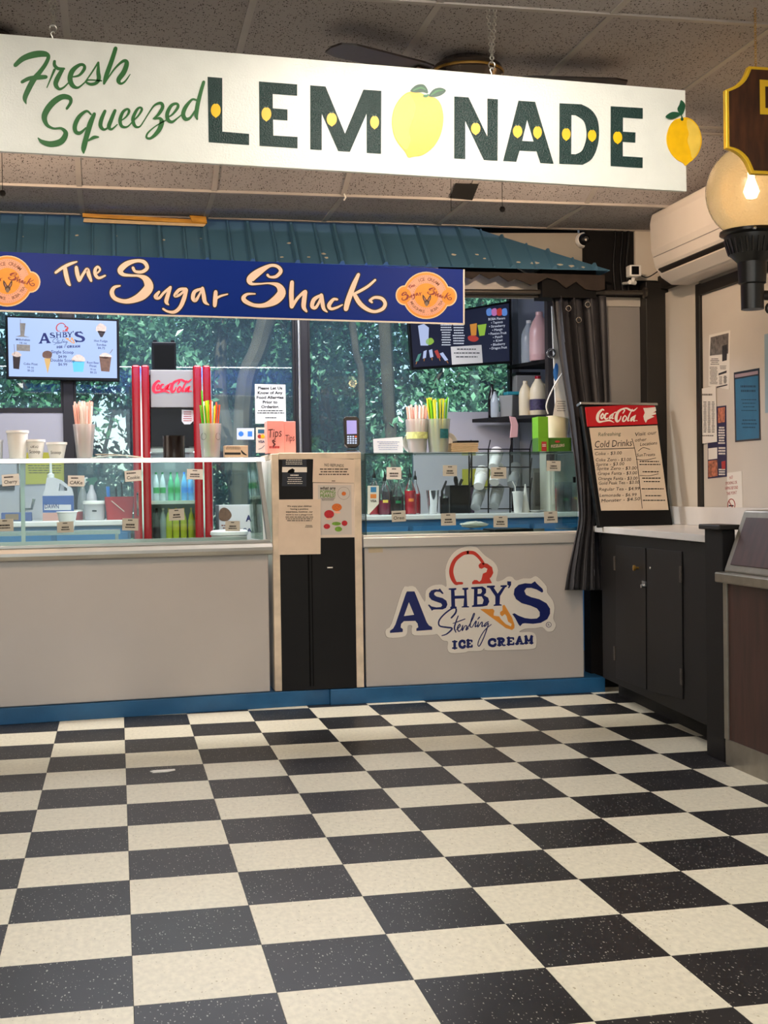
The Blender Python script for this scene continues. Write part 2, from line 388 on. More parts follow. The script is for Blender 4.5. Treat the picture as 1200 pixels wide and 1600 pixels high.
for y in YS:
    m = MB(); m.box(-3.2, 2.93, y-.012, y+.012, 2.6985, 2.73); m.build('grid_bar', 'tbar', ceil)
for y, z in ((2.972, 2.486), (3.548, 2.487)):
    m = MB(); m.box(-3.2, 2.93, y-.012, y+.012, z, z+.03); m.build('grid_bar', 'tbar', ceil)
# fluorescent troffers in the ceiling in front of the hanging sign
M('diffuser', 'fff6ea', .6, emit=17); M('diffuser_rear', 'fff6ea', .6, emit=18)
for x, y, ax, lab in ((1.15, .17, 0, 'wraparound ceiling light nearest the front of the lemonade lettering'), (1.15, -.45, 0, 'second wraparound ceiling light in front of the lemonade lettering'), (-.75, -.12, 1, 'wraparound ceiling light in front of the Fresh Squeezed lettering'), (1.2, -3.6, 1, 'wraparound ceiling light behind the viewer on the right'), (-1.2, -3.6, 1, 'wraparound ceiling light behind the viewer on the left')):
    t = thing('ceiling_light', lab, 'light', (x, y, 2.62), 'fluorescent fixtures above the shop floor')
    prf = [(-.13, 2.69), (-.13, 2.66), (-.09, 2.63), (.09, 2.63), (.13, 2.66), (.13, 2.69)]
    def fx(a, b, z): return (x+a, y+b, z) if ax else (x+b, y+a, z)
    MB().prism([fx(a, -.58, z) for a, z in prf], (0, 1.16, 0) if ax else (1.16, 0, 0)).build('diffuser', 'diffuser' if y > -2 else 'diffuser_rear', t)
    for b0_, b1_ in ((-.60, -.58), (.58, .60)):
        (xa, ya, _), (xb, yb, _) = fx(-.14, b0_, 0), fx(.14, b1_, 0); MB().box(min(xa, xb), max(xa, xb), min(ya, yb), max(ya, yb), 2.625, 2.699).build('end_cap', 'tbar', t)
    (xa, ya, _), (xb, yb, _) = fx(-.14, -.58, 0), fx(.14, .58, 0); MB().box(min(xa, xb), max(xa, xb), min(ya, yb), max(ya, yb), 2.691, 2.699).build('tray', 'tbar', t)
# walls
def wall(name, boxes, mat, label):
    m = MB()
    for b in boxes: m.box(*b)
    return struct(m.build(name, mat, None, (boxes[0][0], boxes[0][2], 0)), label)
wall_r = wall('wall_right', [(2.93, 3.05, -6.2, 3.62, 0, 2.8)], 'wall_beige', 'beige right wall behind the dark counter')
wall('wall_left', [(-3.2, -3.08, -6.2, 5.9, 0, 2.8)], 'wall_beige', 'beige left wall outside the picture')
wall('wall_rear', [(-3.2, 2.93, -6.2, -6.08, 0, .45), (-3.2, 2.93, -6.2, -6.08, 2.45, 2.8), (-3.2, -2.4, -6.2, -6.08, .45, 2.45), (2.0, 2.93, -6.2, -6.08, .45, 2.45)], 'wall_beige', 'rear wall with shop front opening')
# partition at the end of the counter
wp = wall('wall_partition', [(2.50, 2.93, 3.56, 3.66, 0, 2.8)], 'wall_dark', 'dark partition wall at the end of the counter')
m = MB(); m.box(2.50, 2.80, 3.545, 3.56, .6, 2.075); m.build('panel', 'grey_board', wp, bevel=.002)
m = MB(); m.box(2.46, 2.80, 3.535, 3.56, 2.075, 2.125); m.build('batten', M('off_white', 'b8b2a8', .6), wp, bevel=.002)
m = MB(); m.box(2.775, 2.93, 3.54, 3.56, 2.22, 2.62); m.build('panel', 'wall_beige', wp)
# right wall boards and black trims
m = MB(); m.box(2.912, 2.93, 3.05, 3.47, .93, 2.14); m.build('panel', 'wall_beige', wall_r, bevel=.002)
m = MB(); m.box(2.912, 2.93, .2, 3.02, .93, 2.06); m.build('panel', M('wall_board', 'd3cbc0', .5, 0, .04, 3), wall_r, bevel=.002)
m = MB(); m.box(2.905, 2.93, 3.20, 3.52, 2.24, 2.60); m.build('panel', 'wall_beige', wall_r, bevel=.002)
for k, bx in enumerate([(2.80, 2.93, 3.46, 3.56, .0, 2.2), (2.895, 2.93, 3.015, 3.06, .9, 2.12), (2.895, 2.93, 0, 3.03, 2.06, 2.115), (2.885, 2.93, 2.35, 3.5, 2.16, 2.235)]):
    m = MB(); m.box(*bx); struct(m.build('trim_%d' % (k+1), 'black_trim', None, (bx[0], bx[2], bx[4]), bevel=.003), 'black painted wood trim on the right wall')
# little workshop behind the counter: window wall
WY = 5.75
wall('wall_shop_right', [(3.12, 3.2, 3.66, 5.9, 0, 2.6)], 'wall_shop', 'pale wall on the right inside the ice cream stand')
wb_ = wall('wall_back', [(-3.08, 3.12, WY, WY+.12, 2.62, 2.8), (2.80, 3.12, WY, WY+.12, 0, 2.62), (-3.08, 3.12, WY, WY+.12, 0, .78), (-3.08, -1.9, WY, WY+.12, .78, 2.62)], 'wall_shop', 'window wall behind the ice cream stand')
for x0, x1 in ((-1.9, -.335), (2.03, 2.80)):
    m = MB(); m.box(x0, x1, WY-.012, WY+.05, .78, 1.645); m.build('panel', 'lilac_panel', wb_, bevel=.003)
wall('ceiling_shop', [(-3.08, 3.12, 3.75, 5.87, 2.62, 2.8)], 'wall_shop', 'pale ceiling inside the ice cream stand')
M('mullion', '2a2628', .4, .3); M('mullion_grey', '70767e', .4, .2)
for n, (x0, x1, z0) in enumerate(((-1.9, -.355, 1.645), (-.285, 1.20, .80), (1.29, 2.755, .80))):
    m = MB(); t = .03
    m.box(x0, x1, WY-.02, WY+.05, 2.58, 2.62); m.box(x0, x1, WY-.02, WY+.05, z0, z0+t)
    m.box(x0, x0+t*.5, WY-.02, WY+.05, z0+t, 2.58); m.box(x1-t*.5, x1, WY-.02, WY+.05, z0+t, 2.58)
    wnd = struct(m.build('window_%d' % (n+1), 'mullion', None, (x0, WY, z0)), ['left window pane behind the menu screen', 'middle window pane behind the red fridge', 'right window pane with trees outside'][n])
    m = MB(); m.box(x0+t*.5, x1-t*.5, WY+.008, WY+.014, z0+t, 2.58); m.build('pane', 'window_glass', wnd)
for k, (x0, x1, mt) in enumerate(((-.355, -.285, 'mullion'), (1.20, 1.29, 'mullion'), (2.755, 2.80, 'mullion_grey'))):
    m = MB(); m.box(x0, x1, WY-.04, WY+.06, .78, 2.62); struct(m.build('trim_%d' % (k+5), mt, None, (x0, WY, .78), bevel=.003), 'dark window mullion between panes' if k < 2 else 'grey window edge post')
m = MB(); m.tube([(1.225, WY-.055, .95), (1.225, WY-.055, 2.6)], .010); tag(m.build('conduit_pipe', 'alu'), 'thin metal conduit running up the middle window mullion', 'pipe')
# outside ground
m = MB(); m.box(-14, 16, WY+.12, 24, -.4, -.25); struct(m.build('ground_outside', M('soil', '4b4436', .95, 0, .3, 2), None, (0, 6, -.4)), 'leafy ground outside the window')

# ================================================================== hanging lemonade sign
SY = 1.10
sp = PY(SY)
M('sign_white', 'e9ebe3', .22, 0, .025, 14, bump=.25, bscale=160); M('script_green', '2f6b33', .4, 0, .08, 20)
M('letter_green', '14332f', .2, 0, .05, 20, bump=.6, bscale=230, spec=.32); M('lemon_yellow', 'f2bd10', .3, 0, .06, 30); M('lemon_light', 'efcb55', .35, 0, .06, 30)
M('lemon_small', 'ffc60c', .35); M('leaf_green', '1d5238', .35, 0, .15, 30); M('leaf_light', '4a8a55', .4)
sg = thing('lemonade_sign', 'long white hanging sign reading Fresh Squeezed LEMONADE with painted lemons', 'sign', sp(600, 270))
pts = [sp(-140, 41), sp(1071, 141), sp(1073, 299), sp(-140, 228)]
MB().prism(pts, (0, .019, 0)).build('board', 'sign_white', sg, bevel=.0015)
s1, s2, s3, s4, s5, s6 = crop(10, 60, 220, 1200), crop(200, 100, 420, 1200), crop(400, 110, 620, 1200), crop(600, 120, 820, 1200), crop(780, 140, 1000, 1200), crop(940, 130, 1110, 1200)
FRESH = [[(80,240,38),(150,180,50),(250,145,60),(340,140,52),(375,165,35),(350,230,36),(300,300,40),(240,375,50),(185,480,48),(165,540,40),(178,588,6)],
 [(140,390,30),(200,360,36),(280,350,42),(352,345,36)],
 [(362,440,10),(400,350,16),(430,280,24)], [(430,205,26),(430,240,30),(460,270,30),(515,272,22)],
 [(500,280,34),(460,350,44),(440,410,42),(470,452,26),(510,440,18),(552,400,12)],
 [(590,345,12),(650,330,22),(695,275,30),(690,240,26),(650,240,30),(590,290,44),(568,360,46),(590,420,40),(640,440,20),(700,395,12)],
 [(700,395,12),(760,310,14),(820,215,16)], [(822,215,16),(820,300,34),(825,360,38),(800,400,30),(750,410,26),(712,390,18),(740,372,14),(850,380,12)],
 [(975,90,36),(940,200,40),(890,340,40),(872,405,22)], [(880,400,10),(960,280,16),(1040,205,26),(1075,220,40),(1050,300,46),(1002,370,42),(1020,405,24),(1060,385,16),(1105,322,8)],
 [(540,628,24),(575,570,30),(560,530,40),(490,525,50),(400,590,56),(340,690,52),(360,770,34),(420,805,20),(490,805,24),(530,850,44),(490,920,56),(400,945,54),(320,925,38),(283,890,10)],
 [(755,680,16),(715,650,22),(650,700,36),(612,780,40),(620,835,36),(660,845,30),(710,800,14)], [(785,675,30),(750,760,48),(715,880,46),(690,980,46),(690,1025,14)], [(730,915,14),(780,885,30),(822,882,14)],
 [(880,650,28),(850,720,36),(840,780,36),(870,815,24),(910,790,14),(950,700,12)], [(970,645,28),(935,730,36),(915,790,36),(940,812,20),(990,770,10)],
 [(1020,740,10),(1070,700,16),(1095,655,24),(1080,632,20),(1040,660,28),(1015,730,32),(1030,785,28),(1080,790,16),(1130,740,10)]]
FRESH2 = [[(50,480,12),(90,440,16),(118,390,22),(100,372,18),(70,400,26),(42,470,30),(60,530,26),(100,535,14),(140,480,10)],
 [(140,480,10),(190,400,12),(230,350,18),(280,335,26),(295,370,30),(260,430,26),(215,468,12)], [(225,470,14),(270,465,24),(288,500,40),(260,570,38),(200,630,24),(160,630,18),(165,595,16),(210,550,12),(260,515,10),(325,480,10)],
 [(340,455,12),(380,430,18),(425,370,26),(415,340,22),(370,355,28),(335,420,34),(340,475,32),(375,495,24),(420,465,14),(460,430,10)],
 [(585,310,16),(545,305,20),(490,370,34),(470,430,36),(490,470,34),(530,460,22),(570,400,14)], [(645,155,28),(620,240,32),(595,340,36),(582,430,34),(590,472,16)]]
p = Print(sp)
for st in FRESH: p.stroke(s1(st))
for st in FRESH2: p.stroke(s2(st))
p.build('script_lettering', 'script_green', sg)
LET = [s2([(678,110),(803,120),(804,577),(1032,596),(1032,692),(687,667)])], [s3([(25,95),(350,120),(350,217),(142,202),(143,324),(268,334),(268,428),(145,420),(147,556),(354,568),(353,665),(30,643)])], \
 [s3([(462,128),(592,138),(758,540),(915,165),(1068,175),(1065,712),(943,704),(942,370),(800,694),(700,688),(560,370),(560,680),(462,674)])], \
 [s4([(598,168),(720,176),(880,510),(880,186),(970,192),(967,717),(850,710),(692,378),(692,702),(597,697)])], \
 [s5([(163,95),(305,105),(463,633),(350,627),(318,528),(172,522),(145,616),(33,609)]), s5([(237,260),(293,443),(195,438)])], \
 [s5([(513,117)])+smooth(s5([(700,126),(780,170),(835,250),(850,360),(838,480),(790,590),(710,642)]), 4)+s5([(511,633)]), s5([(615,218)])+smooth(s5([(650,220),(715,265),(740,340),(738,430),(705,520),(650,552)]), 4)+s5([(613,550)])], \
 [s6([(98,255),(453,275),(452,395),(234,380),(234,535),(373,544),(370,657),(232,648),(232,806),(452,820),(450,937),(98,915)])]
for l in LET: Print(sp).fill(*l).build('letter', 'letter_green', sg)
for f_, (cx, cy, rx, ry) in ((s2,(748,395,42,58)),(s3,(88,372,42,58)),(s3,(645,417,44,56)),(s3,(1010,442,38,55)),(s4,(780,442,40,50)),(s5,(155,357,40,52)),(s5,(325,364,37,53)),(s5,(570,380,37,52)),(s5,(790,392,36,50)),(s5,(1008,408,39,52))):
    q = [(cx+rx*math.cos(a), cy-ry*math.sin(a)) for a in np.linspace(0, 2*math.pi, 20, endpoint=False)]
    q[15] = (cx, cy+ry*1.14)
    lm_ = Print(sp, .0018).fill(f_(q)).build('painted_lemon', 'lemon_small', sg)
    Print(sp, .0022).stroke(f_([(cx-20, cy-ry-6, 5), (cx+2, cy-ry+4, 6), (cx+14, cy-ry-14, 5)])).build('leaf', 'leaf_green', lm_)
lem = smooth(s4([(180,645),(205,688),(250,683),(330,668),(420,600),(480,500),(505,380),(495,270),(450,190),(360,160),(300,136),(210,130),(140,180),(85,270),(65,380),(80,490),(120,570)]), 4, True)
o = Print(sp, .0015).fill(lem).build('painted_lemon', 'lemon_yellow', sg)
Print(sp, .002).fill(smooth(s4([(205,146),(140,195),(92,275),(74,380),(88,490),(132,570),(190,620),(225,540),(215,450),(255,330),(268,250),(240,180)]), 4, True)).build('highlight', 'lemon_light', o)
for q in ([(222,122),(270,75),(330,66),(365,100),(372,142),(330,132),(270,136)], [(380,165),(420,110),(480,95),(526,118),(490,155),(430,172)]):
    Print(sp, .0024).fill(smooth(s4(q), 4, True)).build('leaf', 'leaf_green', o)
Print(sp, .0028).stroke(s4([(250,118,10),(310,95,16),(350,110,10)])).stroke(s4([(400,158,8),(450,125,16),(505,115,8)])).stroke(s4([(340,165,20),(360,165,24),(375,155,14)])).build('leaf_vein', 'leaf_light', o)
q = smooth(s6([(865,388),(930,380),(1000,410),(1060,480),(1095,580),(1095,680),(1060,780),(1000,850),(960,880),(922,912),(890,880),(820,840),(760,770),(720,680),(715,580),(750,470),(800,410)]), 4, True)
o = MB().prism([sp(x, y, .004) for x, y in q], (0, .02, 0)).build('painted_lemon', 'lemon_yellow', sg)
Print(sp, .0048).fill(smooth(s6([(940,400),(1000,430),(1060,500),(1086,600),(1083,680),(1050,770),(995,835),(970,740),(940,640),(955,560),(935,480)]), 4, True)).build('highlight', 'lemon_light', o)
for q in ([(870,190),(915,240),(905,310),(875,358),(850,335),(828,290),(850,240)], [(697,375),(760,325),(830,325),(862,350),(820,382),(760,402)]):
    Print(sp, .0052).fill(smooth(s6(q), 4, True)).build('leaf', 'leaf_green', o)
Print(sp, .0056).stroke(s6([(862,350,10),(876,370,12),(880,405,34)])).build('stem', 'leaf_green', o)
def chain(p0, p1, name, parent, r=.011, wire=.0018, mat='chain_metal'):
    p0, p1 = Vector(p0), Vector(p1); n = max(2, int((p1-p0).length/(r*1.35))); m = MB()
    for i in range(n):
        c = p0+(p1-p0)*((i+.5)/n); m.torus(c, (1, 0, 0) if i % 2 else (0, 1, 0), r*.8, wire, 8, 4)
    return m.build(name, mat, parent)
for px, side in ((770, 118), (83, 62)):
    a = sp(px, side); a = Vector((a.x, SY+.01, a.z))
    chain((a.x-.012, SY+.01, 2.70), (a.x, SY+.01, a.z+.045), 'chain', sg, .008, .0014); chain((a.x+.014, SY+.01, 2.70), (a.x+.001, SY+.01, a.z+.045), 'chain', sg, .008, .0014)
    m = MB(); m.torus((a.x, SY+.01, a.z+.038), (0, 1, 0), .011, .0022, 14, 5); m.tube([(a.x, SY+.01, a.z-.005), (a.x-.002, SY+.01, a.z+.012), (a.x-.007, SY+.01, a.z+.022), (a.x, SY+.01, a.z+.030), (a.x+.007, SY+.01, a.z+.022)], .0022, 6); m.build('hook', 'chain_metal', sg)

# ceiling fan half hidden behind the sign
M('fan_blade', '2a2320', .4, 0, .2, 20); M('bronze_metal', '6b6058', .25, .9); M('fan_light', 'e9e2d6', .4)
def ceiling_fan(fc, label, angs, chains):
    fan = thing('ceiling_fan', label, 'fan', (fc.x, fc.y, 2.40))
    MB().lathe([(.04, 0), (.10, -.005), (.13, -.03), (.135, -.06), (.12, -.085), (.06, -.10), (.06, -.13), (.0, -.132)][::-1], fc, 28).build('hub', 'bronze_metal', fan)
    MB().lathe([(.137, -.055), (.139, -.05), (.137, -.045)], fc, 28).build('trim_ring', 'brass', fan)
    MB().lathe([(0, -.27), (.05, -.262), (.09, -.235), (.115, -.195), (.12, -.165)], fc, 24).build('light_bowl', 'fan_light', fan)
    MB().lathe([(.122, -.168), (.124, -.155), (.06, -.13)], fc, 24).build('light_fitter', 'bronze_metal', fan)
    for k in angs:
        a = math.radians(k); d = Vector((math.cos(a), math.sin(a), 0)); e = Vector((-d.y, d.x, 0)); c = fc+Vector((0, 0, -.075))
        q = [c+d*.2-e*.05, c+d*.25-e*.062, c+d*.56-e*.07, c+d*.61-e*.05, c+d*.62, c+d*.61+e*.05, c+d*.56+e*.07, c+d*.25+e*.062, c+d*.2+e*.05]
        b = MB().prism(q, (0, 0, .007)).build('blade', 'fan_blade', fan)
        z_ = Vector((0, 0, .002)); MB().prism([c+d*.11-e*.015-z_, c+d*.26-e*.03-z_, c+d*.26+e*.03-z_, c+d*.11+e*.015-z_], (0, 0, -.005)).build('blade_bracket', 'bronze_metal', b)
    for px, y1, ball in chains:
        a = on_y(px, y1, fc.y); MB().tube([(a.x, fc.y, 2.56), a], .0011, 5).build('pull_chain', 'black_matte', fan)
        if ball: MB().lathe([(0, -.012), (.008, -.009), (.012, 0), (.008, .009), (0, .012)], a, 12).build('pull_ball', 'fan_blade', fan)
ceiling_fan(Vector((1.30, 1.62, 2.70)), 'low ceiling fan with bronze hub half hidden behind the lemonade lettering', (-3, 87, 205), ((785, 327, True), (705, 330, False)))
ceiling_fan(Vector((-.45, 1.62, 2.70)), 'second ceiling fan hidden behind the left end of the lemonade sign', (30, 120, 165), ((4, 302, True),))
a = on_y(537, 300, 2.96); m = MB(); m.tube([a, a+Vector((0, -.012, -.012)), a+Vector((.006, -.016, -.03)), a+Vector((0, -.006, -.04))], .004, 6); tag(m.build('ceiling_hook', 'white_plastic'), 'small white hook on the ceiling edge below the lemonade sign', 'hook')

# unseen spot heads added as a guess at the warm soffit and banner light
for x, lab in ((-.42, 'added unseen warm spot lamp behind the left end of the lemonade sign aimed at the banner'), (1.85, 'added unseen warm spot lamp behind the right end of the lemonade sign aimed at the banner')):
    t = thing('added_spot_lamp', lab, 'spotlight', (x, 1.9, 2.44)); M('spot_white', 'd8d4cc', .4)
    MB().box(x-.05, x+.05, 1.85, 1.95, 2.685, 2.699).cyl((x, 1.9, 2.69), (x, 1.9, 2.50), .01).build('stem', 'spot_white', t)
    MB().lathe([(.02, -.09), (.045, -.06), (.05, .0), (.047, .0), (.04, -.055), (0, -.06)], (x, 1.93, 2.46), 18, (0, .97, -.2)).build('head', 'spot_white', t)
    MB().lathe([(0, -.058), (.03, -.05), (.034, -.03), (0, -.01)], (x, 1.93, 2.46), 14, (0, .97, -.2)).build('bulb', M('spot_bulb', 'ffd7a2', emit=12), t)
    l = light('added_spot_light', 'SPOT', (0, .04, .02), (math.radians(82), 0, 0), 44, 'ffdcba', spot_size=math.radians(165), spot_blend=.7, shadow_soft_size=.03); l.parent = t

# brown plaque with gold edge on the right
pp = PY(.95); pq = thing('wooden_plaque', 'dark brown hanging plaque with gold scalloped edge and gold letter', 'sign', pp(1180, 265))
woodmat('plaque_wood', '2e1a10', '4a2a18', .35, (14, 14, 3))
cr = crop(900, 0, 1200, 1200)
L_ = cr([(935,560),(1000,530),(1050,480),(1080,412)]); L2 = cr([(1098,1085),(1060,1000),(1000,945),(940,925)])
a0, a1, a2, a3 = pp(*L_[0]), pp(*L_[-1]), pp(*L2[0]), pp(*L2[-1])
xm = a1.x+.32
def mir(v): return Vector((2*xm-v.x, v.y, v.z))
def plaque(inset):
    left = [pp(*q) for q in smooth(L_, 3)]; low = [pp(*q) for q in smooth(L2, 3)]
    q = left + [mir(v) for v in left[::-1]] + [mir(v) for v in low[::-1]] + low
    c = Vector((xm, .95, (a1.z+a2.z)/2)); return [c+Vector(((v.x-c.x)*(1-inset/.45), 0, (v.z-c.z)*(1-inset/.19))) for v in q]
MB().prism(plaque(0), (0, .022, 0)).build('gold_edge', 'gold_paint', pq, bevel=.003)
MB().prism([v+Vector((0, -.003, 0)) for v in plaque(.012)], (0, .01, 0)).build('panel', 'plaque_wood', pq)
q = [pp(1186, 125), pp(1186, 179)]
Dx, Dz0, Dz1 = q[0].x, q[1].z, q[0].z
v, f = fill2d([[(0,0),(.085,0),(.115,.03),(.115,Dz1-Dz0-.03),(.085,Dz1-Dz0),(0,Dz1-Dz0)], [(.02,.022),(.075,.022),(.09,.038),(.09,Dz1-Dz0-.038),(.075,Dz1-Dz0-.022),(.02,Dz1-Dz0-.022)]])
MB().add([(Dx+t.x, .9455, Dz0+t.y) for t in v], f).build('letter', 'gold_paint', pq)
for s_ in (0, 1):
    x = a1.x+.028 if not s_ else 2*xm-a1.x-.028
    chain((x, .955, 2.70), (x, .955, a1.z-.02), 'chain', pq, .0055, .0011, 'brass')

# globe lamp on its wall bracket
gl = on_y(1174, 300, 1.5); gx, gy = gl.x, 1.5
lp = thing('globe_lamp', 'textured glass globe lamp on black fitter at the right edge', 'lamp', (gx, gy, 1.72))
m_ = glassmat('lamp_globe', 'f3e2c2', .42, 'f0deba', 1.3, .22); nt = m_.node_tree
g_ = nt.nodes.new('ShaderNodeNewGeometry'); v_ = nt.nodes.new('ShaderNodeTexVoronoi'); v_.inputs['Scale'].default_value = 110; nt.links.new(g_.outputs['Position'], v_.inputs['Vector'])
bp_ = nt.nodes.new('ShaderNodeBump'); bp_.inputs['Strength'].default_value = .9; bp_.inputs['Distance'].default_value = .006; nt.links.new(v_.outputs['Distance'], bp_.inputs['Height'])
for n_ in nt.nodes:
    if n_.bl_idname in ('ShaderNodeBsdfGlossy', 'ShaderNodeBsdfDiffuse', 'ShaderNodeBsdfTranslucent'): nt.links.new(bp_.outputs[0], n_.inputs['Normal'])
gz = (on_y(1174, 232, 1.5).z+on_y(1174, 366, 1.5).z)/2; gr = gx-on_y(1109, 300, 1.5).x
prof = [(0, gr*1.05)]+[(gr*math.sin(t), gr*math.cos(t)*1.05) for t in np.linspace(.12, 2.72, 18)]
MB().lathe(prof[::-1], (gx, gy, gz), 32).build('globe', m_, lp)
MB().lathe([(0, -.03), (.02, -.025), (.03, 0), (.02, .03), (.013, .05), (.013, .08)], (gx, gy, gz), 14).build('bulb', M('bulb_glow', 'ffeccb', emit=10), lp)
M('lamp_black', '0d0d0e', .3, 0, spec=.6)
zb = gz-gr*1.05*.9
ft = MB().lathe([(.12, 0), (.122, -.012), (.105, -.02), (.103, -.035), (.085, -.09), (.055, -.12), (.052, -.2), (.044, -.205), (.043, -.30), (.0, -.303)][::-1], (gx, gy, zb+.01), 32).build('fitter', 'lamp_black', lp)
m = MB()
for k in range(28):
    a = 2*math.pi*k/28; m.obox((gx+.103*math.cos(a)-.003, gy+.103*math.sin(a)-.003, zb-.025), (.006, 0, 0), (0, .006, 0), (-.017*math.cos(a), -.017*math.sin(a), -.055))
m.build('ribs', 'lamp_black', ft)
m = MB(); m.tube([(gx+.03, gy, zb-.235), (gx+.2, gy, zb-.235), (2.92, gy, zb-.235)], .02, 10); m.torus((gx+.075, gy, zb-.285), (0, 1, 0), .018, .006, 12, 6); m.lathe([(.06, 0), (.06, .015)], (2.905, gy, zb-.235), 16, (1, 0, 0)); m.build('bracket', 'lamp_black', lp)
MB().lathe([(.006, 0), (.006, .01), (0, .012)], (gx-.05, gy-.112, zb-.002), 8, (0, -1, 0)).build('screw', 'chrome', lp)
l = light('globe_lamp_light', 'POINT', (0, 0, gz-1.72), (0, 0, 0), 3.0, 'ffdcae', shadow_soft_size=.04); l.parent = lp

# ================================================================== awning and banner
M('awning_teal', '47708a', .5, .1, .10, 3, bump=.15, bscale=9)
aw = thing('metal_awning', 'teal ribbed sheet metal awning above the blue banner', 'awning', (.6, 3.33, 2.225))
A0, A1 = Vector((0, 3.335, 2.235)), Vector((0, 3.61, 2.50)); up_ = A1-A0; nrm = Vector((0, -up_.z, up_.y)).normalized()
xr_bot, xr_top = 2.545, 1.86
def awn(x, t): return Vector((x, A0.y+up_.y*t, A0.z+up_.z*t))
def tmax(x): return 1 if x <= xr_top else max(0, (xr_bot-x)/(xr_bot-xr_top))
xs = [-1.6+.225*k for k in range(19)]
for x0 in xs:
    x1 = min(x0+.225, xr_bot)
    if x0 >= xr_bot-.02: break
    q = [awn(x0, 0), awn(x1, 0)]
    if tmax(x1) > .001: q.append(awn(x1, tmax(x1)))
    if x0 < xr_top < x1: q.append(awn(xr_top, 1))
    q.append(awn(x0, tmax(x0)))
    MB().prism(q, -nrm*.004).build('panel', 'awning_teal', aw)
    for dx, wd, h in ((.0, .03, .02), (.13, .016, .011)):
        xa = x0+dx
        tm_ = tmax(xa+wd)
        if tm_ < .08: continue
        v = []
        for t in (0, tm_):
            b0 = awn(xa, t); v += [b0, b0+Vector((wd*.3, 0, 0))+nrm*h, b0+Vector((wd*.7, 0, 0))+nrm*h, b0+Vector((wd, 0, 0))]
        MB().add(v, [(0, 1, 5, 4), (1, 2, 6, 5), (2, 3, 7, 6), (0, 3, 2, 1), (4, 5, 6, 7)]).build('rib', 'awning_teal', aw)
# side return of the hip
MB().prism([awn(xr_top, 1), awn(xr_bot, 0), Vector((xr_bot, 3.60, A0.z)), Vector((xr_top, 3.66, A1.z))], (0, 0, -.004)).build('hip_return', 'awning_teal', aw)
M('flake', 'b9b4a6', .8)
for px, py, r in ((36,465,1.5),(120,463,4),(181,464,3),(256,470,4),(314,373,2),(440,402,3),(483,402,3),(506,397,5),(510,403,4),(600,404,3),(452,380,4),(708,398,5),(745,398,4),(757,404,3),(810,410,4),(835,411,8),(875,414,5),(893,416,6),(912,418,4)):
    py = py if py < 420 else py-95
    d = ray(px, py); n_ = nrm; c = CAM+d*((A0-CAM).dot(n_)/d.dot(n_)); s_ = r/310
    q = [c+Vector((s_*math.cos(a)*random.uniform(.5, 1.2), 0, 0))+up_.normalized()*(s_*.6*math.sin(a)*random.uniform(.5, 1.2)) for a in np.linspace(0, 6.28, 7, endpoint=False)]
    MB().prism([v+nrm*.0005 for v in q], nrm*.002).build('paint_chip', 'flake', aw)
# dark void boarding behind the awning top
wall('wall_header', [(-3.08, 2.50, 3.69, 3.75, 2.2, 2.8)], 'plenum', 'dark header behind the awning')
m = MB(); m.prism([on_y(713, 364, 3.62), on_y(945, 364, 3.62), on_y(945, 478, 3.62), on_y(900, 470, 3.62)], (0, .02, 0)); struct(m.build('trim_8', M('board_offwhite', 'a29c90', .6, 0, .05, 4), None), 'off-white board panel beside the awning end')
# scalloped brown valance under the awning end
q = [(724,424),(945,430),(945,452),(935,454),(915,452),(900,440),(885,450),(870,438),(855,434),(840,442),(830,446),(818,440),(806,436),(795,440),(780,430),(765,436),(750,428),(738,436),(724,432)]
m = MB(); m.prism([on_y(x, y, 3.40) for x, y in q], (0, .012, 0)); tag(m.build('valance', M('valance_brown', '2c211a', .8, 0, .25, 20)), 'dark brown scalloped valance hanging under the awning end', 'valance')
m = MB(); m.box(1.72, 2.5, 3.5, 3.62, 2.12, 2.24); struct(m.build('trim_9', 'off_white', None), 'pale beam behind the valance')
m = MB(); m.box(2.2, 2.5, 3.42, 3.56, 2.10, 2.25); struct(m.build('trim_10', 'wall_dark', None), 'dark beam above the curtain rod')
# yellow batten on the soffit edge
b = thing('wood_batten', 'broken yellow wooden batten at the ceiling edge above the awning', 'wood strip', on_y(225, 345, 3.50))
woodmat('yellow_wood', 'a87418', 'd39a2e', .6, (3, 20, 20))
MB().prism([on_y(129, 333, 3.5), on_y(322, 344, 3.5), on_y(321, 350, 3.5), on_y(129, 339, 3.5)], (0, .02, 0)).build('strip', 'yellow_wood', b)
MB().prism([on_y(131, 341, 3.505), on_y(210, 345, 3.505), on_y(300, 349, 3.505), on_y(322, 350, 3.505), on_y(318, 354, 3.505), on_y(130, 347, 3.505)], (0, .012, 0)).build('splinter', M('pale_wood', 'c7ad84', .7, 0, .1, 20), b)
MB().prism([on_y(296, 336, 3.495), on_y(322, 338, 3.495), on_y(324, 349, 3.495), on_y(300, 347, 3.495)], (0, .025, 0)).build('block', 'yellow_wood', b, bevel=.003)

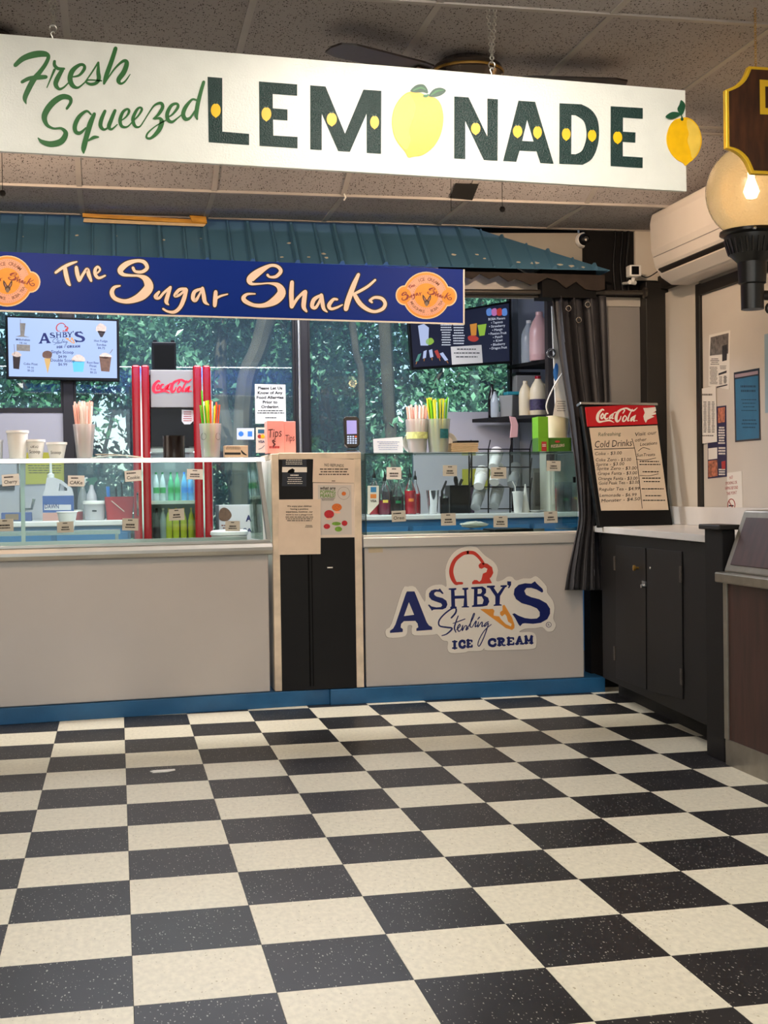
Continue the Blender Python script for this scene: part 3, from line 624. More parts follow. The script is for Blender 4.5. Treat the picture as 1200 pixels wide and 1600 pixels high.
BY = 3.30
bp = PY(BY); M('banner_blue', '032e92', .5, 0, .04, 2, spec=.15); M('cream_letter', 'ffeada', .5, spec=.2); M('letter_outline', '0a0a12', .5)
bn = thing('shop_banner', 'long dark blue banner reading The Sugar Shack', 'sign', bp(360, 497))
MB().prism([bp(-80, 390), bp(725, 421), bp(725, 506), bp(-80, 483)], (0, .004, 0)).build('panel', 'banner_blue', bn)
MB().prism([bp(-80, 482, .001), bp(725, 505, .001), bp(725, 507.5, .001), bp(-80, 484.5, .001)], (0, .007, 0)).build('edge_strip', 'white_plastic', bn)
MB().prism([bp(723.5, 421, .001), bp(726, 421, .001), bp(726, 507, .001), bp(723.5, 507, .001)], (0, .007, 0)).build('edge_strip', 'white_plastic', bn)
b1, b2, b3, b4 = crop(60, 390, 240, 1200), crop(220, 390, 400, 1200), crop(370, 390, 550, 1200), crop(500, 390, 740, 1200)
THE = [b1(t) for t in ([(180,240,28),(250,190,32),(330,150,32),(400,127,16)], [(275,180,40),(288,260,46),(310,340,42),(328,370,24)], [(395,185,36),(405,250,44),(425,322,36)], [(430,322,30),(470,250,30),(508,205,36),(525,260,42),(550,326,26)],
 [(615,245,18),(642,210,22),(618,180,26),(592,210,36),(594,262,36),(630,296,30),(695,272,20)])]
SUG = [b1(t) for t in ([(985,190,32),(1010,228,30),(1080,232,36),(1132,190,40),(1100,130,40),(1020,118,36),(920,150,58),(855,212,64),(880,258,40),(960,270,26),(1050,275,30),(1120,310,70),(1150,390,100),(1090,470,100),(1000,520,70),(900,540,46),(800,510,44),(765,450,48),(790,395,36),(850,378,18)],)] + \
 [b2(t) for t in ([(190,440,26),(155,490,46),(190,505,30),(240,450,28),(310,390,26)], [(308,395,32),(280,480,44),(266,545,42),(290,576,12)], [(470,410,30),(400,420,36),(355,480,36),(400,475,28),(460,425,24)], [(475,420,36),(450,510,46),(410,600,42),(350,650,36),(280,645,24),(232,618,22)],
 [(625,410,26),(560,440,40),(543,505,44),(570,530,38),(610,470,24),(640,405,22)], [(642,402,36),(655,480,44),(668,545,40),(708,576,12)], [(780,440,40),(775,520,48),(770,585,40)], [(782,512,26),(830,485,24),(903,465,16)])]
SHK = [b3(t) for t in ([(320,265,30),(345,286,24),(410,280,36),(458,225,40),(420,175,34),(340,170,36),(220,240,76),(140,310,80),(150,355,36),(230,358,20),(340,352,20),(430,375,56),(465,450,92),(400,530,90),(290,580,50),(180,580,40),(90,540,48),(70,500,46),(110,465,28),(190,462,16)],
 [(575,340,42),(568,450,50),(572,595,46)], [(578,590,36),(630,510,32),(700,440,32)], [(712,440,46),(700,530,50),(697,600,46),(725,645,24)], [(875,475,26),(805,520,44),(783,590,42),(820,605,34),(860,540,26),(880,475,24)], [(880,475,40),(890,550,44),(905,615,38),(940,650,14)],
 [(1045,520,24),(1005,520,32),(960,580,44),(980,618,32),(1040,605,26),(1100,575,14)])] + [b4(t) for t in ([(300,195,26),(262,280,40),(218,400,44),(202,465,38)], [(430,238,18),(370,290,22),(290,335,22),(262,345,14)], [(268,350,32),(310,420,36),(370,468,30),(430,485,24),(490,462,28),(508,420,28),(480,382,26),(425,375,22),(388,398,20)], [(388,398,20),(405,412,18)])]
po, pc = Print(bp, .0010), Print(bp, .0018)
for st in THE+SUG+SHK: po.stroke(st, grow=1.5); pc.stroke(st, k=.96)
po.build('letter_outline', 'letter_outline', bn); pc.build('lettering', 'cream_letter', bn)
M('badge_cream', 'f4dcae', .5); M('badge_orange', 'f0a23c', .5, 0, .03, 40); M('badge_pink', 'f5b397', .5); M('badge_yellow', 'f2a11e', .5, 0, .05, 60); M('badge_red', '8c1414', .5); M('badge_brown', '8a5440', .6); M('donkey_grey', '8d7d76', .7); M('donkey_dark', '54443f', .7); M('donkey_pink', 'd79c93', .7)
def badge(cx, cy, k):
    def T_(x, y): return cx+(x-666)*k, cy+(y-461.6)*k
    def pr(e): q = Print(bp, e); q.T = T_; return q
    bd = pr(.0010).ell(666, 461.6, 37, 37, 40).ell(632, 461.5, 14, 15.5).ell(700, 463, 14, 15.5).build('badge', 'badge_cream', bn)
    pr(.0014).ell(666, 461.6, 35.5, 35.5, 40).ell(632.5, 461.5, 12.4, 13.8).ell(699.5, 463, 12.4, 13.8).build('badge_field', 'badge_orange', bd)
    pr(.0018).ell(666, 461.6, 32, 32, 40).build('badge_ring', 'badge_pink', bd)
    d = pr(.0021)
    for R, n in ((30, 60), (20.5, 42)):
        for i in range(n): a = 2*math.pi*i/n; d.ell(666+R*math.cos(a), 461.6-R*math.sin(a), .45, .45, 6)
    d.build('badge_dots', 'badge_brown', bd)
    pr(.0021).ell(666, 461.6, 19, 19, 32).ell(633, 462, 9.5, 11).ell(699, 463.5, 9.5, 11).build('badge_centre', 'badge_yellow', bd)
    pr(.0024).arc_text('ICE CREAM', 666, 461.6, 23, 117, 45, 5.2, bold=.01).build('badge_text', 'badge_brown', bd); pr(.0024).arc_text('MILKSHAKE · BOBA TEA', 666, 461.6, 27.6, 207, 337, 4.6, True, .01).build('badge_text', 'badge_brown', bd)
    dk = pr(.0024); dk.fill(smooth([(660.5,460.5),(664.2,465),(666,470.5),(663,471.5),(660.2,466)], 3, True)).fill(smooth([(672.8,460.5),(669.2,465),(667.4,470.5),(670.4,471.5),(673.2,466)], 3, True)).ell(666.7, 472.5, 4.0, 4.4); dk.build('donkey_head', 'donkey_dark', bd)
    pr(.0027).ell(666.5, 475, 2.6, 3.4).build('donkey_muzzle', 'donkey_grey', bd)
    pr(.0027).stroke([(662.3,465,.8),(664,469.5,1.2)]).stroke([(671.6,465,.8),(669.6,469.5,1.2)]).build('donkey_ears', 'donkey_pink', bd)
    r_ = pr(.0030)
    def place(sts, sx, sy, ox, oy, ang, sc):
        c, s_ = math.cos(math.radians(ang)), math.sin(math.radians(ang))
        for st in sts:
            r_.stroke([(ox+((x-sx)*c-(y-sy)*s_)*sc, oy+((x-sx)*s_+(y-sy)*c)*sc, w_*sc*1.25) for x, y, w_ in st], n=3)
    place(THE, 125, 425, 643, 447, -14, .15); place(SUG, 205, 440, 632, 463, -20, .18); place(SHK, 412, 447, 674, 455, 13, .175)
    r_.build('badge_lettering', 'badge_red', bd)
badge(666, 461.6, 1); badge(11.4, 439.2, 1.08)

# ================================================================== cameras, mini-split, wall papers
c = on_y(910, 376, 3.61); dc = thing('dome_camera', 'white dome security camera on the board beside the awning', 'camera', c)
MB().lathe([(.042, 0), (.042, .02), (.036, .032)], c, 24, (0, -1, 0)).build('housing', 'white_plastic', dc)
MB().lathe([(.034, .024), (.032, .042), (.02, .056), (0, .06)], c, 24, (0, -1, 0)).build('dome', 'black_plastic', dc)
MB().lathe([(.014, .045), (.013, .06), (0, .062)], c, 16, (0, -1, 0)).build('lens', 'chrome', dc)
q = smooth([tuple(on_y(x, y, 3.605)) for x, y in ((912, 386), (920, 393), (935, 408), (944, 414))], 4); MB().tube(q, .003, 6).build('cable', 'white_plastic', dc)
c = on_y(990, 424, 3.40); cc = thing('cube_camera', 'small white square security camera near the air conditioner', 'camera', c)
MB().box(c.x-.033, c.x+.033, c.y-.03, c.y+.03, c.z-.03, c.z+.03).build('body', 'white_plastic', cc, bevel=.006)
MB().box(c.x-.024, c.x+.018, c.y-.032, c.y-.028, c.z-.022, c.z+.022).build('lens', 'black_plastic', cc, bevel=.003)
MB().cyl((c.x, c.y+.0, c.z-.03), (c.x, c.y+.02, c.z-.055), .010).cyl((c.x-.018, c.y+.01, c.z-.055), (c.x+.02, c.y+.03, c.z-.055), .012).cyl((c.x, c.y+.03, c.z-.055), (c.x, 3.56, c.z-.04), .008).build('mount', 'white_plastic', cc)
MB().tube(smooth([(c.x+.03, c.y+.01, c.z-.01), (c.x+.08, c.y+.0, c.z-.03), (c.x+.14, c.y-.06, c.z+.01), (2.90, 3.2, c.z+.05)], 5), .003, 6).build('cable', 'black_plastic', cc)
for k, (x, z0) in enumerate(((2.66, 2.1), (2.70, 2.15), (2.735, 2.15))):
    m = MB(); m.tube(smooth([(x, 3.55, 2.6), (x+.004, 3.548, 2.45), (x-.01, 3.548, 2.3), (x+.004, 3.55, z0)], 4), .006 if k < 2 else .009, 6)
    tag(m.build('cable', 'black_plastic'), ['thin black cable nearest the dome camera on the dark partition', 'middle black cable hanging on the dark partition', 'thick black cable beside the cube camera'][k], 'cable')

ac = thing('air_conditioner', 'cream wall-mounted mini-split air conditioner on the right wall', 'air conditioner', (2.78, 2.7, 2.13))
M('ac_cream', 'd8cfc4', .35, 0, .03, 5)
y0, y1 = 2.24, 3.14
prf = [(2.93, 2.16), (2.93, 2.50), (2.72, 2.50), (2.695, 2.485), (2.685, 2.44), (2.69, 2.30), (2.71, 2.22), (2.745, 2.165), (2.80, 2.13), (2.90, 2.13)]
MB().prism([(x, y0, z) for x, z in prf], (0, y1-y0, 0)).build('body', 'ac_cream', ac, bevel=.008)
MB().obox((2.712, y0+.04, 2.20), (0, y1-y0-.08, 0), (.085, 0, -.065), (.004, 0, .006)).build('outlet', 'black_plastic', ac)
MB().obox((2.722, y0+.05, 2.178), (0, y1-y0-.1, 0), (.055, 0, -.040), (-.003, 0, -.005)).build('louver', 'ac_cream', ac, bevel=.002)
MB().obox((2.70, y0+.02, 2.265), (0, y1-y0-.04, 0), (.0006, 0, .003), (-.004, 0, 0)).build('seam', 'grey_board', ac)

wx = PX(2.911)
def sheet(name, quad, mat, label, cat, plane=wx, th=.0015, curl=0, off=0):
    """a sheet of paper on a plane from four photo points"""
    t = thing(name, label, cat, plane(*quad[3]))
    MB().prism([plane(x, y, off) for x, y in quad], plane.n*th).build('sheet', mat, t); return t
z8 = crop(1080, 500, 1200, 640)
M('photo_grey', '6d6864', .6, 0, .5, 60); M('photo_dark', '2c2a2b', .6, 0, .5, 50); M('print_blue', '2b6f96', .6, 0, .1, 10); M('navy', '1b1a4a', .5); M('photo_warm', 'b06a50', .6, 0, .6, 60); M('print_grey', '6f6a66', .8); M('print_red', 'b03030', .7)
t = sheet('newspaper_page', z8([(152,125),(325,85),(318,580),(145,550)]), 'paper', 'black and white newspaper clipping pinned highest on the beige wall', 'paper')
Print(wx, .002).quad(*z8([(165,145),(315,108),(312,280),(158,298)])).build('picture', 'photo_grey', t)
for q_ in ([(262,215),(305,203),(300,335),(262,345)], [(232,445),(300,420),(298,440),(230,462)], [(215,555),(305,535),(305,545),(215,565)]): Print(wx, .0023).quad(*z8(q_)).build('picture', 'photo_dark', t)
Print(wx, .002).bars(*z8([(160,320)])[0], *z8([(240,380)])[0], 4, seed=2).bars(*z8([(155,390)])[0], *z8([(225,540)])[0], 13, seed=3).bars(*z8([(235,470)])[0], *z8([(262,540)])[0], 7, seed=4).bars(*z8([(272,465)])[0], *z8([(300,530)])[0], 6, .7, seed=5).bars(*z8([(240,380)])[0], *z8([(298,415)])[0], 4, seed=8).build('print', 'print_grey', t)
t = sheet('wall_flyer', z8([(140,730),(292,712),(298,1305),(140,1322)]), 'navy', 'tall navy blue flyer with photos below the calendar sheet', 'paper')
Print(wx, .002).quad(*z8([(225,735),(285,725),(282,850),(225,860)])).quad(*z8([(145,1175),(222,1165),(222,1300),(145,1312)])).build('picture', 'photo_warm', t)
Print(wx, .002).quad(*z8([(145,1070),(220,1062),(220,1155),(145,1165)])).bars(*z8([(228,890)])[0], *z8([(285,1040)])[0], 7, .6, seed=6).bars(*z8([(228,1060)])[0], *z8([(290,1130)])[0], 3, .6, seed=7).bars(*z8([(228,1240)])[0], *z8([(290,1300)])[0], 3, .6, seed=9).build('print', 'paper', t)
Print(wx, .002).quad(*z8([(255,1180),(288,1172),(288,1240),(258,1250)])).build('picture', 'print_red', t)
t = sheet('calendar_sheet', z8([(75,575),(212,550),(222,1015),(65,1035)]), 'paper', 'white sheet of narrow columns pinned over the navy flyer', 'paper', off=.004)
p = Print(wx, .0065)
for k in range(4): p.bars(*z8([(78+34*k, 680)])[0], *z8([(104+34*k, 945)])[0], 16, .5, seed=20+k)
p.bars(*z8([(85,615)])[0], *z8([(190,650)])[0], 1, .4, seed=3).bars(*z8([(90,960)])[0], *z8([(200,980)])[0], 1, .4, seed=4); p.build('print', 'print_grey', t)
t = sheet('notice_holder', z8([(357,438),(568,400),(580,1000),(368,1018)]), M('dark_frame', '2a2f3c', .3), 'blue notice in a dark rimmed plastic holder on the beige wall', 'notice')
Print(wx, .002).quad(*z8([(370,495),(560,462),(570,985),(380,1003)])).build('notice', 'print_blue', t)
Print(wx, .002).quad(*z8([(366,455),(560,422),(560,450),(368,482)])).build('top_band', M('lilac_band', 'a48f98', .5), t)
Print(wx, .0024).bars(*z8([(415,545)])[0], *z8([(545,620)])[0], 2, .45, seed=31).bars(*z8([(420,660)])[0], *z8([(550,780)])[0], 4, .25, seed=32).bars(*z8([(420,830)])[0], *z8([(555,920)])[0], 3, .3, seed=33).build('print', M('blue_ink', '12435f', .7), t)
t = sheet('blue_sheet', z8([(612,120),(700,100),(700,765),(618,775)]), M('pale_blue_paper', '9fb6c4', .8), 'pale blue sheet on the wall cut by the right picture edge', 'paper')
t = sheet('no_smoking_sign', z8([(300,1275),(422,1258),(430,1570),(310,1582)]), 'paper', 'white no smoking or vaping notice low on the beige wall', 'sign')
p = Print(wx, .002)
for s_, y in (('NO', 1325), ('SMOKING OR', 1370), ('VAPING BEYOND', 1412), ('THIS POINT', 1456)):
    hw = {'NO': 14, 'SMOKING OR': 48, 'VAPING BEYOND': 54, 'THIS POINT': 42}[s_]
    (xa, ya), (xb, yb) = z8([(336+(y-1325)*.03-hw, y+4), (336+(y-1325)*.03+hw, y-6)]); p.text(s_, xa, ya, xb, 5, yb)
cx, cy = z8([(338, 1545)])[0]
for i in range(24):
    a, b_ = 2*math.pi*i/24, 2*math.pi*(i+1)/24; p.stroke([(cx+5.6*math.cos(a), cy-10*math.sin(a), 1.2), (cx+5.6*math.cos(b_), cy-10*math.sin(b_), 1.2)])
p.stroke([(cx-4, cy-7, 1.2), (cx+4, cy+7, 1.2)]); p.build('print', 'print_red', t)
Print(wx, .0024).rect(cx-4, cy-.5, cx+3.5, cy+1.5).build('cigarette', 'ink', t)

# ================================================================== dark cabinet along the right wall
O_ = Vector((2.345, 1.76, 0)); E_ = Vector((2.45, 3.26, 0)); AL = (E_-O_); LEN = AL.length; AL.normalize(); BT = Vector((AL.y, -AL.x, 0))
def cb(a, b, z): return O_+AL*a+BT*b+Vector((0, 0, z))
DEP = .42
cab = thing('base_cabinet', 'black painted base cabinet with two doors under the white counter', 'cabinet', cb(LEN/2, .2, 0))
MB().obox(cb(0, .0, .10), AL*LEN, BT*DEP, (0, 0, .755)).build('body', 'brown_black', cab, bevel=.003)
MB().obox(cb(0, .10, .0), AL*(LEN+.05), BT*(DEP-.1), (0, 0, .10)).build('toe_kick', M('kick_black', '120d0b', .7), cab)
fp = Plane(cb(0, 0, 0), -BT); z3 = crop(800, 800, 1200, 1200)
for q in ([(490,155),(630,169),(634,833),(490,776)], [(636,170),(800,185),(805,878),(639,835)]):
    d = MB().prism([fp(x, y, .0005) for x, y in z3(q)], -BT*.005).build('door', M('door_black', '141112', .5, 0, .06, 5, spec=.25), cab, bevel=.002)
    if q[0][0] == 490:
        k = fp(*z3([(598,262)])[0], .005); MB().lathe([(.006, 0), (.006, .012), (.014, .018), (.014, .026), (0, .03)], k, 14, -BT).build('knob', 'brass', d)
    else:
        k = fp(*z3([(653,262)])[0], .005); MB().lathe([(.007, 0), (.006, .003), (0, .003)], k, 10, -BT).build('keyhole', 'alu', d)
    for hx, hy in ([(487,240),(487,662)] if q[0][0] == 490 else [(797,292),(800,772)]):
        h = fp(*z3([(hx, hy)])[0], .0); MB().obox(h-AL*.012-Vector((0, 0, .035))-BT*.0052, AL*.024, -BT*.004, (0, 0, .07)).build('hinge', M('old_hinge', '4d463f', .5, .5, .4, 60), d)
k = fp(*z3([(628,335)])[0], .0); m = MB(); m.obox(k-AL*.02-Vector((0, 0, .012))-BT*.0052, AL*.04, -BT*.008, (0, 0, .024)); m.lathe([(.009, 0), (.009, .02), (0, .022)], k-BT*.005+Vector((0, 0, -.012)), 10, -BT); m.build('latch', 'steel', cab)
# white countertop and backsplash, following the wall
ct = MB(); q = [cb(.02, -.022, .858), cb(LEN-.0, -.022, .858), Vector((2.47, 3.53, .858)), Vector((2.905, 3.53, .858)), Vector((2.905, 1.76, .858))]
co = ct.prism(q, (0, 0, .032)).build('countertop', 'counter_white', None, (2.65, 2.6, .858), bevel=.004); tag(co, 'white laminate countertop on the black base cabinet', 'countertop')
m = MB(); m.box(2.888, 2.908, 1.7, 3.45, .8905, .985); struct(m.build('trim_11', 'counter_white', None, bevel=.003), 'white backsplash strip along the right wall')
# end post of the dark cabinet
ep = thing('end_post', 'black painted end post with cap at the near end of the base cabinet', 'post', (2.34, 1.66, 0))
MB().box(2.305, 2.36, 1.60, 1.755, 0, .915).build('panel', 'brown_black', ep, bevel=.003)
MB().box(2.285, 2.375, 1.585, 1.77, .915, .935).build('cap', 'black_trim', ep, bevel=.004)
# brown laminate counter unit with metal trim
woodmat('walnut_laminate', '331c16', '4a2a23', .45, (9, 9, 1.2)); M('trim_grey', '8d867a', .35, .6, .1, 20)
kx = 2.30
wcn = thing('service_counter', 'brown woodgrain service counter with grey metal trim at the right edge', 'counter', (2.6, .9, 0))
MB().box(kx, 2.90, .1, 1.565, .10, .715).build('body', 'walnut_laminate', wcn)
MB().box(kx-.004, 2.90, .1, 1.572, 0, .10).build('kick_plate', 'trim_grey', wcn)
MB().box(kx-.008, kx+.012, 1.545, 1.575, .10, .715).build('corner_strip', 'trim_grey', wcn, bevel=.002)
MB().box(kx-.032, 2.90, .1, 1.597, .712, .752).build('ledge', 'trim_grey', wcn, bevel=.006)
q = [(kx+.0, 1.585, .752), (kx+.0, .1, .752), (kx+.075, .1, .992), (kx+.075, 1.555, .992)]
MB().add([q[0], q[1], q[2], q[3], (2.9, 1.585, .752), (2.9, .1, .752), (2.9, .1, .992), (2.9, 1.555, .992)], [(0, 1, 2, 3), (0, 3, 7, 4), (1, 5, 6, 2), (3, 2, 6, 7), (4, 7, 6, 5), (0, 4, 5, 1)]).build('upper_case', 'trim_grey', wcn, bevel=.008)
q = [Vector(v) for v in q]; du = (q[3]-q[0]); nl = Vector((-du.z, 0, du.x)).normalized()
def up_pt(y, t): return Vector((kx+.075*t, y, .752+.24*t))+nl*.001
MB().prism([up_pt(1.535, .12), up_pt(.15, .12), up_pt(.15, .88), up_pt(1.512, .88)], nl*.004).build('inset_panel', 'walnut_laminate', wcn, bevel=.001)
MB().lathe([(.006, 0), (.005, .003), (0, .0035)], up_pt(1.215, .62)+nl*.004, 10, nl).build('screw', 'chrome', wcn)
MB().lathe([(.006, 0), (.005, .003), (0, .0035)], (kx-.001, 1.21, .68), 10, (-1, 0, 0)).build('screw', 'chrome', wcn)

# ================================================================== cold drinks board leaning on the counter
a = on_z(936, 823, .891); b = on_z(1052, 820, .891); D_ = (b-a).normalized(); N_ = Vector((D_.y, -D_.x, 0))
if N_.y > 0: N_ = -N_
a = a+N_*.0; lean = math.radians(15); U_ = Vector((0, 0, math.cos(lean)))-N_*math.sin(lean); NN = D_.cross(U_); NN = NN if NN.y < 0 else -NN
wbd = thing('menu_board', 'black framed drinks board with red header leaning behind the counter', 'menu board', (a+b)/2)
bpz = Plane(a, NN)
Wd = (b-a).length; Hd = .655
def bq(u, v, e=0): return a+D_*(u*Wd)+U_*(v*Hd)+NN*e
MB().obox(bq(0, 0), D_*Wd, U_*Hd, -NN*.03).build('frame', 'black_plastic', wbd, bevel=.006)
c1 = crop(910, 625, 1040, 1200); c7 = crop(900, 620, 1060, 1200)
M('coke_red', 'c01020', .25); M('coke_white', 'f3ece6', .4); M('board_white', 'd9c9b4', .35, 0, .03, 10)
MB().prism([bpz(x, y, .001) for x, y in ((913.5, 636.5), (1022, 631), (1027, 663), (917, 667))], NN*.004).build('header', 'coke_red', wbd, bevel=.001)
MB().prism([bpz(x, y, .001) for x, y in ((920.5, 669), (1026.5, 665), (1044, 797), (939, 798))], NN*.003).build('writing_panel', 'board_white', wbd)
MB().obox(bq(-.02, 1.0, .012), D_*(Wd*1.06), U_*.014, -NN*.045).build('top_rail', 'steel', wbd, bevel=.003)
COKE = [[(302,152,14),(275,145,26),(225,200,40),(208,270,44),(232,318,32),(300,312,20),(380,300,24),(445,328,8)], [(285,200,20),(260,240,26),(270,275,20),(300,240,18),(288,203,16)], [(360,200,16),(332,205,24),(312,250,28),(330,280,22),(362,265,12)],
 [(430,205,18),(392,240,24),(385,275,20),(420,245,14),(442,195,16),(418,268,20),(442,268,10)], [(450,190,14),(478,180,14)], [(575,195,14),(600,152,18),(565,138,24),(505,180,36),(477,260,44),(492,315,30),(530,290,18),(548,240,12)],
 [(570,128,10),(630,126,24),(680,150,28),(730,158,22),(782,118,8)], [(605,228,14),(578,265,22),(575,310,22),(605,305,18),(628,262,18),(606,228,12)], [(712,140,12),(668,220,20),(645,300,22),(668,302,10)], [(745,235,16),(700,270,24),(692,308,20),(728,272,14),(756,222,14),(730,305,20),(758,300,8)], [(775,302,14),(778,303,14)]]
p = Print(bpz, .0062)
for st in COKE: p.stroke(c1(st))
p.fill(c1([(868,122),(925,120),(1046,108),(1056,160),(1010,190),(1050,185),(1052,210),(985,230),(1030,245),(930,290),(905,335),(880,290),(870,240),(890,190)])); p.build('header_lettering', 'coke_white', wbd)
g = Print(bpz, .0052); k7 = Print(bpz, .0052)
def hand(P_, s_, x0, y, x1, h, y1): (xa, ya), (xb, yb) = c7([(x0, y), (x1, y1)]); P_.text(s_, xa, ya, xb, h, yb, shear=.12)
hand(g, 'Refreshing', 255, 465, 520, 6, 455)
hand(k7, 'Cold Drinks', 215, 600, 650, 11, 578)
k7.stroke(c7([(210,620,8),(430,612,8),(675,603,8)])).stroke(c7([(650,495,7),(690,650,7),(720,850,7),(770,1310,7)]))
for s_, x0, y, x1, y1 in (('Coke - $3.00',215,688,530,678),('Coke Zero - $3.00',225,760,640,756),('Sprite - $3.00',230,815,560,805),('Sprite Zero - $3.00',240,862,705,855),('Grape Fanta - $3.00',250,920,710,912),('Orange Fanta - $3.00',255,980,715,975),('Gold Peak Tea - $3.00',260,1035,735,1020),('Regular Tea - $4.99',265,1105,740,1095),('Lemonade - $6.99',270,1175,705,1168),('Monster - $4.50',290,1240,745,1215)):
    hand(k7, s_, x0, y, x1, 5.2, y1)
hand(k7, 'Visit our', 685, 465, 940, 6, 440); hand(k7, 'other', 685, 530, 820, 5.5, 520); hand(k7, 'Locations', 745, 580, 945, 5.5, 560); hand(k7, 'SunTreats', 705, 705, 920, 5, 695)
for k_, y in enumerate((770, 805, 890, 965, 1005, 1090, 1170, 1225)): p_ = c7([(720+k_*8, y-14), (985+k_*8, y+8)]); k7.bars(p_[0][0], p_[0][1], p_[1][0], p_[1][1], 1, .5, seed=50+k_)
k7.stroke(c7([(725,640,6),(780,600,6),(860,620,6)])).stroke(c7([(700,735,6),(800,745,6),(930,720,6)])).stroke(c7([(740,925,5),(850,930,5),(960,905,5)])); k7.build('handwriting', 'ink', wbd); g.build('handwriting', M('green_ink', '3f5c4c', .8), wbd)

# ================================================================== curtain on its rod
rd = thing('curtain_rod', 'grey metal curtain rod above the counter end', 'rod', (2.25, 3.36, 2.08))
M('rod_metal', '55504b', .35, .7)
MB().tube([(1.70, 3.46, 2.127), (2.80, 3.46, 2.14)], .013, 12).build('pole', 'rod_metal', rd); MB().tube([(1.72, 3.49, 2.110), (2.45, 3.49, 2.118)], .009, 10).build('pole', 'rod_metal', rd)
MB().lathe([(.03, 0), (.03, .012), (.016, .02)], (2.80, 3.46, 2.14), 14, (-1, 0, 0)).build('bracket', 'rod_metal', rd)
cu = thing('curtain', 'dark grey grommet curtain gathered beside the freezer case', 'curtain', (2.4, 3.34, .55))
M('curtain_grey', '3b3a3e', .55, 0, .06, 12)
edges = [(462,862,946),(520,868,948),(580,876,950),(640,886,952),(690,893,948),(730,898,944),(770,902,940),(810,904,938),(850,896,939),(890,887,943),(922,882,946)]
m = MB(); NU = 90; rows = smooth(edges, 4); v = []
for py, xl, xr in rows:
    t = (py-462)/460
    for i in range(NU+1):
        s_ = i/NU; ph = s_*2*math.pi*3.8+.9*math.sin(3*t+s_*4); amp = .034*(1-.35*math.exp(-((py-780)/90)**2))
        y = 3.462-.105*min(1, max(0, (py-600)/170))+amp*math.sin(ph)+.012*math.sin(2.3*ph+2*t)
        q = on_y(xl+(xr-xl)*(s_+.018*math.sin(2*ph)), py, y); v.append(q)
R_ = len(rows); m.add(v, [(j*(NU+1)+i, j*(NU+1)+i+1, (j+1)*(NU+1)+i+1, (j+1)*(NU+1)+i) for j in range(R_-1) for i in range(NU)], True)
fab = m.build('fabric', 'curtain_grey', cu); sm_ = fab.modifiers.new('solid', 'SOLIDIFY'); sm_.thickness = .002
for px, py in ((888, 482), (904, 500), (918, 476)):
    c = on_y(px, py, 3.415); MB().torus(c, (0, 1, 0), .014, .004, 16, 6).build('grommet', 'chrome', cu)

# ================================================================== ice cream freezer cases
FY = 3.42; SL = .09
def fl(x): return FY+SL*(x-.735) if x < .735 else FY
FA = Vector((1, SL, 0)).normalized(); FB = Vector((-FA.y, FA.x, 0))
def fq(u, v, z):  # u along the left case from its right end, v back from its front
    return Vector((.735, FY, 0))+FA*u+FB*v+Vector((0, 0, z))
# blue base boards
m = MB(); m.obox(fq(-2.4, -.012, 0), FA*(2.4+.30), FB*.6, (0, 0, .078)); b0 = m.build('plinth_board', 'blue_paint', None, bevel=.002); tag(b0, 'blue painted plinth board under the plain freezer case', 'plinth')
m = MB(); m.box(1.035, 2.52, FY-.012, FY+.6, 0, .078); b1_ = m.build('plinth_board', 'blue_paint', None, bevel=.002); tag(b1_, 'blue painted plinth board under the freezer case with the logo sticker', 'plinth')
b1_.location.y += .0
fz = thing('freezer_case', 'long plain grey-white ice cream dipping case on the left', 'freezer', fq(-1.1, .3, .08))
MB().obox(fq(-2.4, .006, .08), FA*2.395, FB*.62, (0, 0, .70)).build('body', 'white_enamel', fz, bevel=.006)
m = MB(); prof = [(.0, .775), (-.022, .782), (-.034, .80), (-.034, .815), (-.022, .832), (.0, .838), (.02, .838), (.02, .775)]
m.prism([fq(-2.4, v_, z) for v_, z in prof], FA*2.41); m.build('bumper_rail', 'alu', fz)
MB().obox(fq(-2.4, -.004, .838), FA*2.405, FB*.03, (0, 0, .014)).build('glass_channel', 'alu', fz, bevel=.001)
MB().obox(fq(-2.4, .60, .78), FA*2.4, FB*.03, (0, 0, .07)).build('rear_rail', 'alu', fz)
MB().obox(fq(-2.39, .006, .852), FA*2.36, FB*.006, (0, .02, .408)).build('front_glass', 'glass_green', fz)
MB().obox(fq(-2.4, -.002, 1.246), FA*2.385, FB*.022, (0, .02, .022)).build('top_strip', 'alu', fz, bevel=.002)
MB().obox(fq(-2.4, .02, 1.262), FA*2.385, FB*.36, (0, 0, .008)).build('top_shelf', 'glass_green', fz)
MB().obox(fq(-.012, -.004, .85), FA*.022, FB*.03, Vector((0, 0, .41))-FA*.045+FB*.01).build('end_post', 'alu', fz, bevel=.002)
MB().obox(fq(-.012, .30, .85), FA*.018, FB*.02, Vector((0, 0, .41))-FA*.02).build('end_post', 'alu', fz, bevel=.002)
MB().obox(fq(-.03, .03, .85), FA*.006, FB*.30, Vector((0, 0, .40))-FA*.015).build('end_glass', 'glass_green', fz)
for u in (-1.2, -2.3):
    MB().obox(fq(u, .33, .85), FA*.02, FB*.02, (0, 0, .41)).build('shelf_post', 'alu', fz)
fr = thing('freezer_case', 'freezer case with the round-cornered logo sticker on its white front', 'freezer', (1.8, FY+.3, .08))
MB().box(1.225, 2.41, FY+.006, FY+.62, .08, .80).build('body', 'white_enamel', fr, bevel=.006)
MB().box(1.218, 2.41, FY-.008, FY+.04, .80, .852).build('bumper_rail', M('alu_white', 'cfcdc9', .3, .3), fr, bevel=.005)
MB().box(1.218, 2.40, FY-.004, FY+.03, .853, .864).build('glass_channel', M('white_line', 'eeeae4', .3), fr, bevel=.002)
MB().box(1.22, 2.40, FY+.6, FY+.63, .80, .86).build('rear_rail', 'alu', fr)
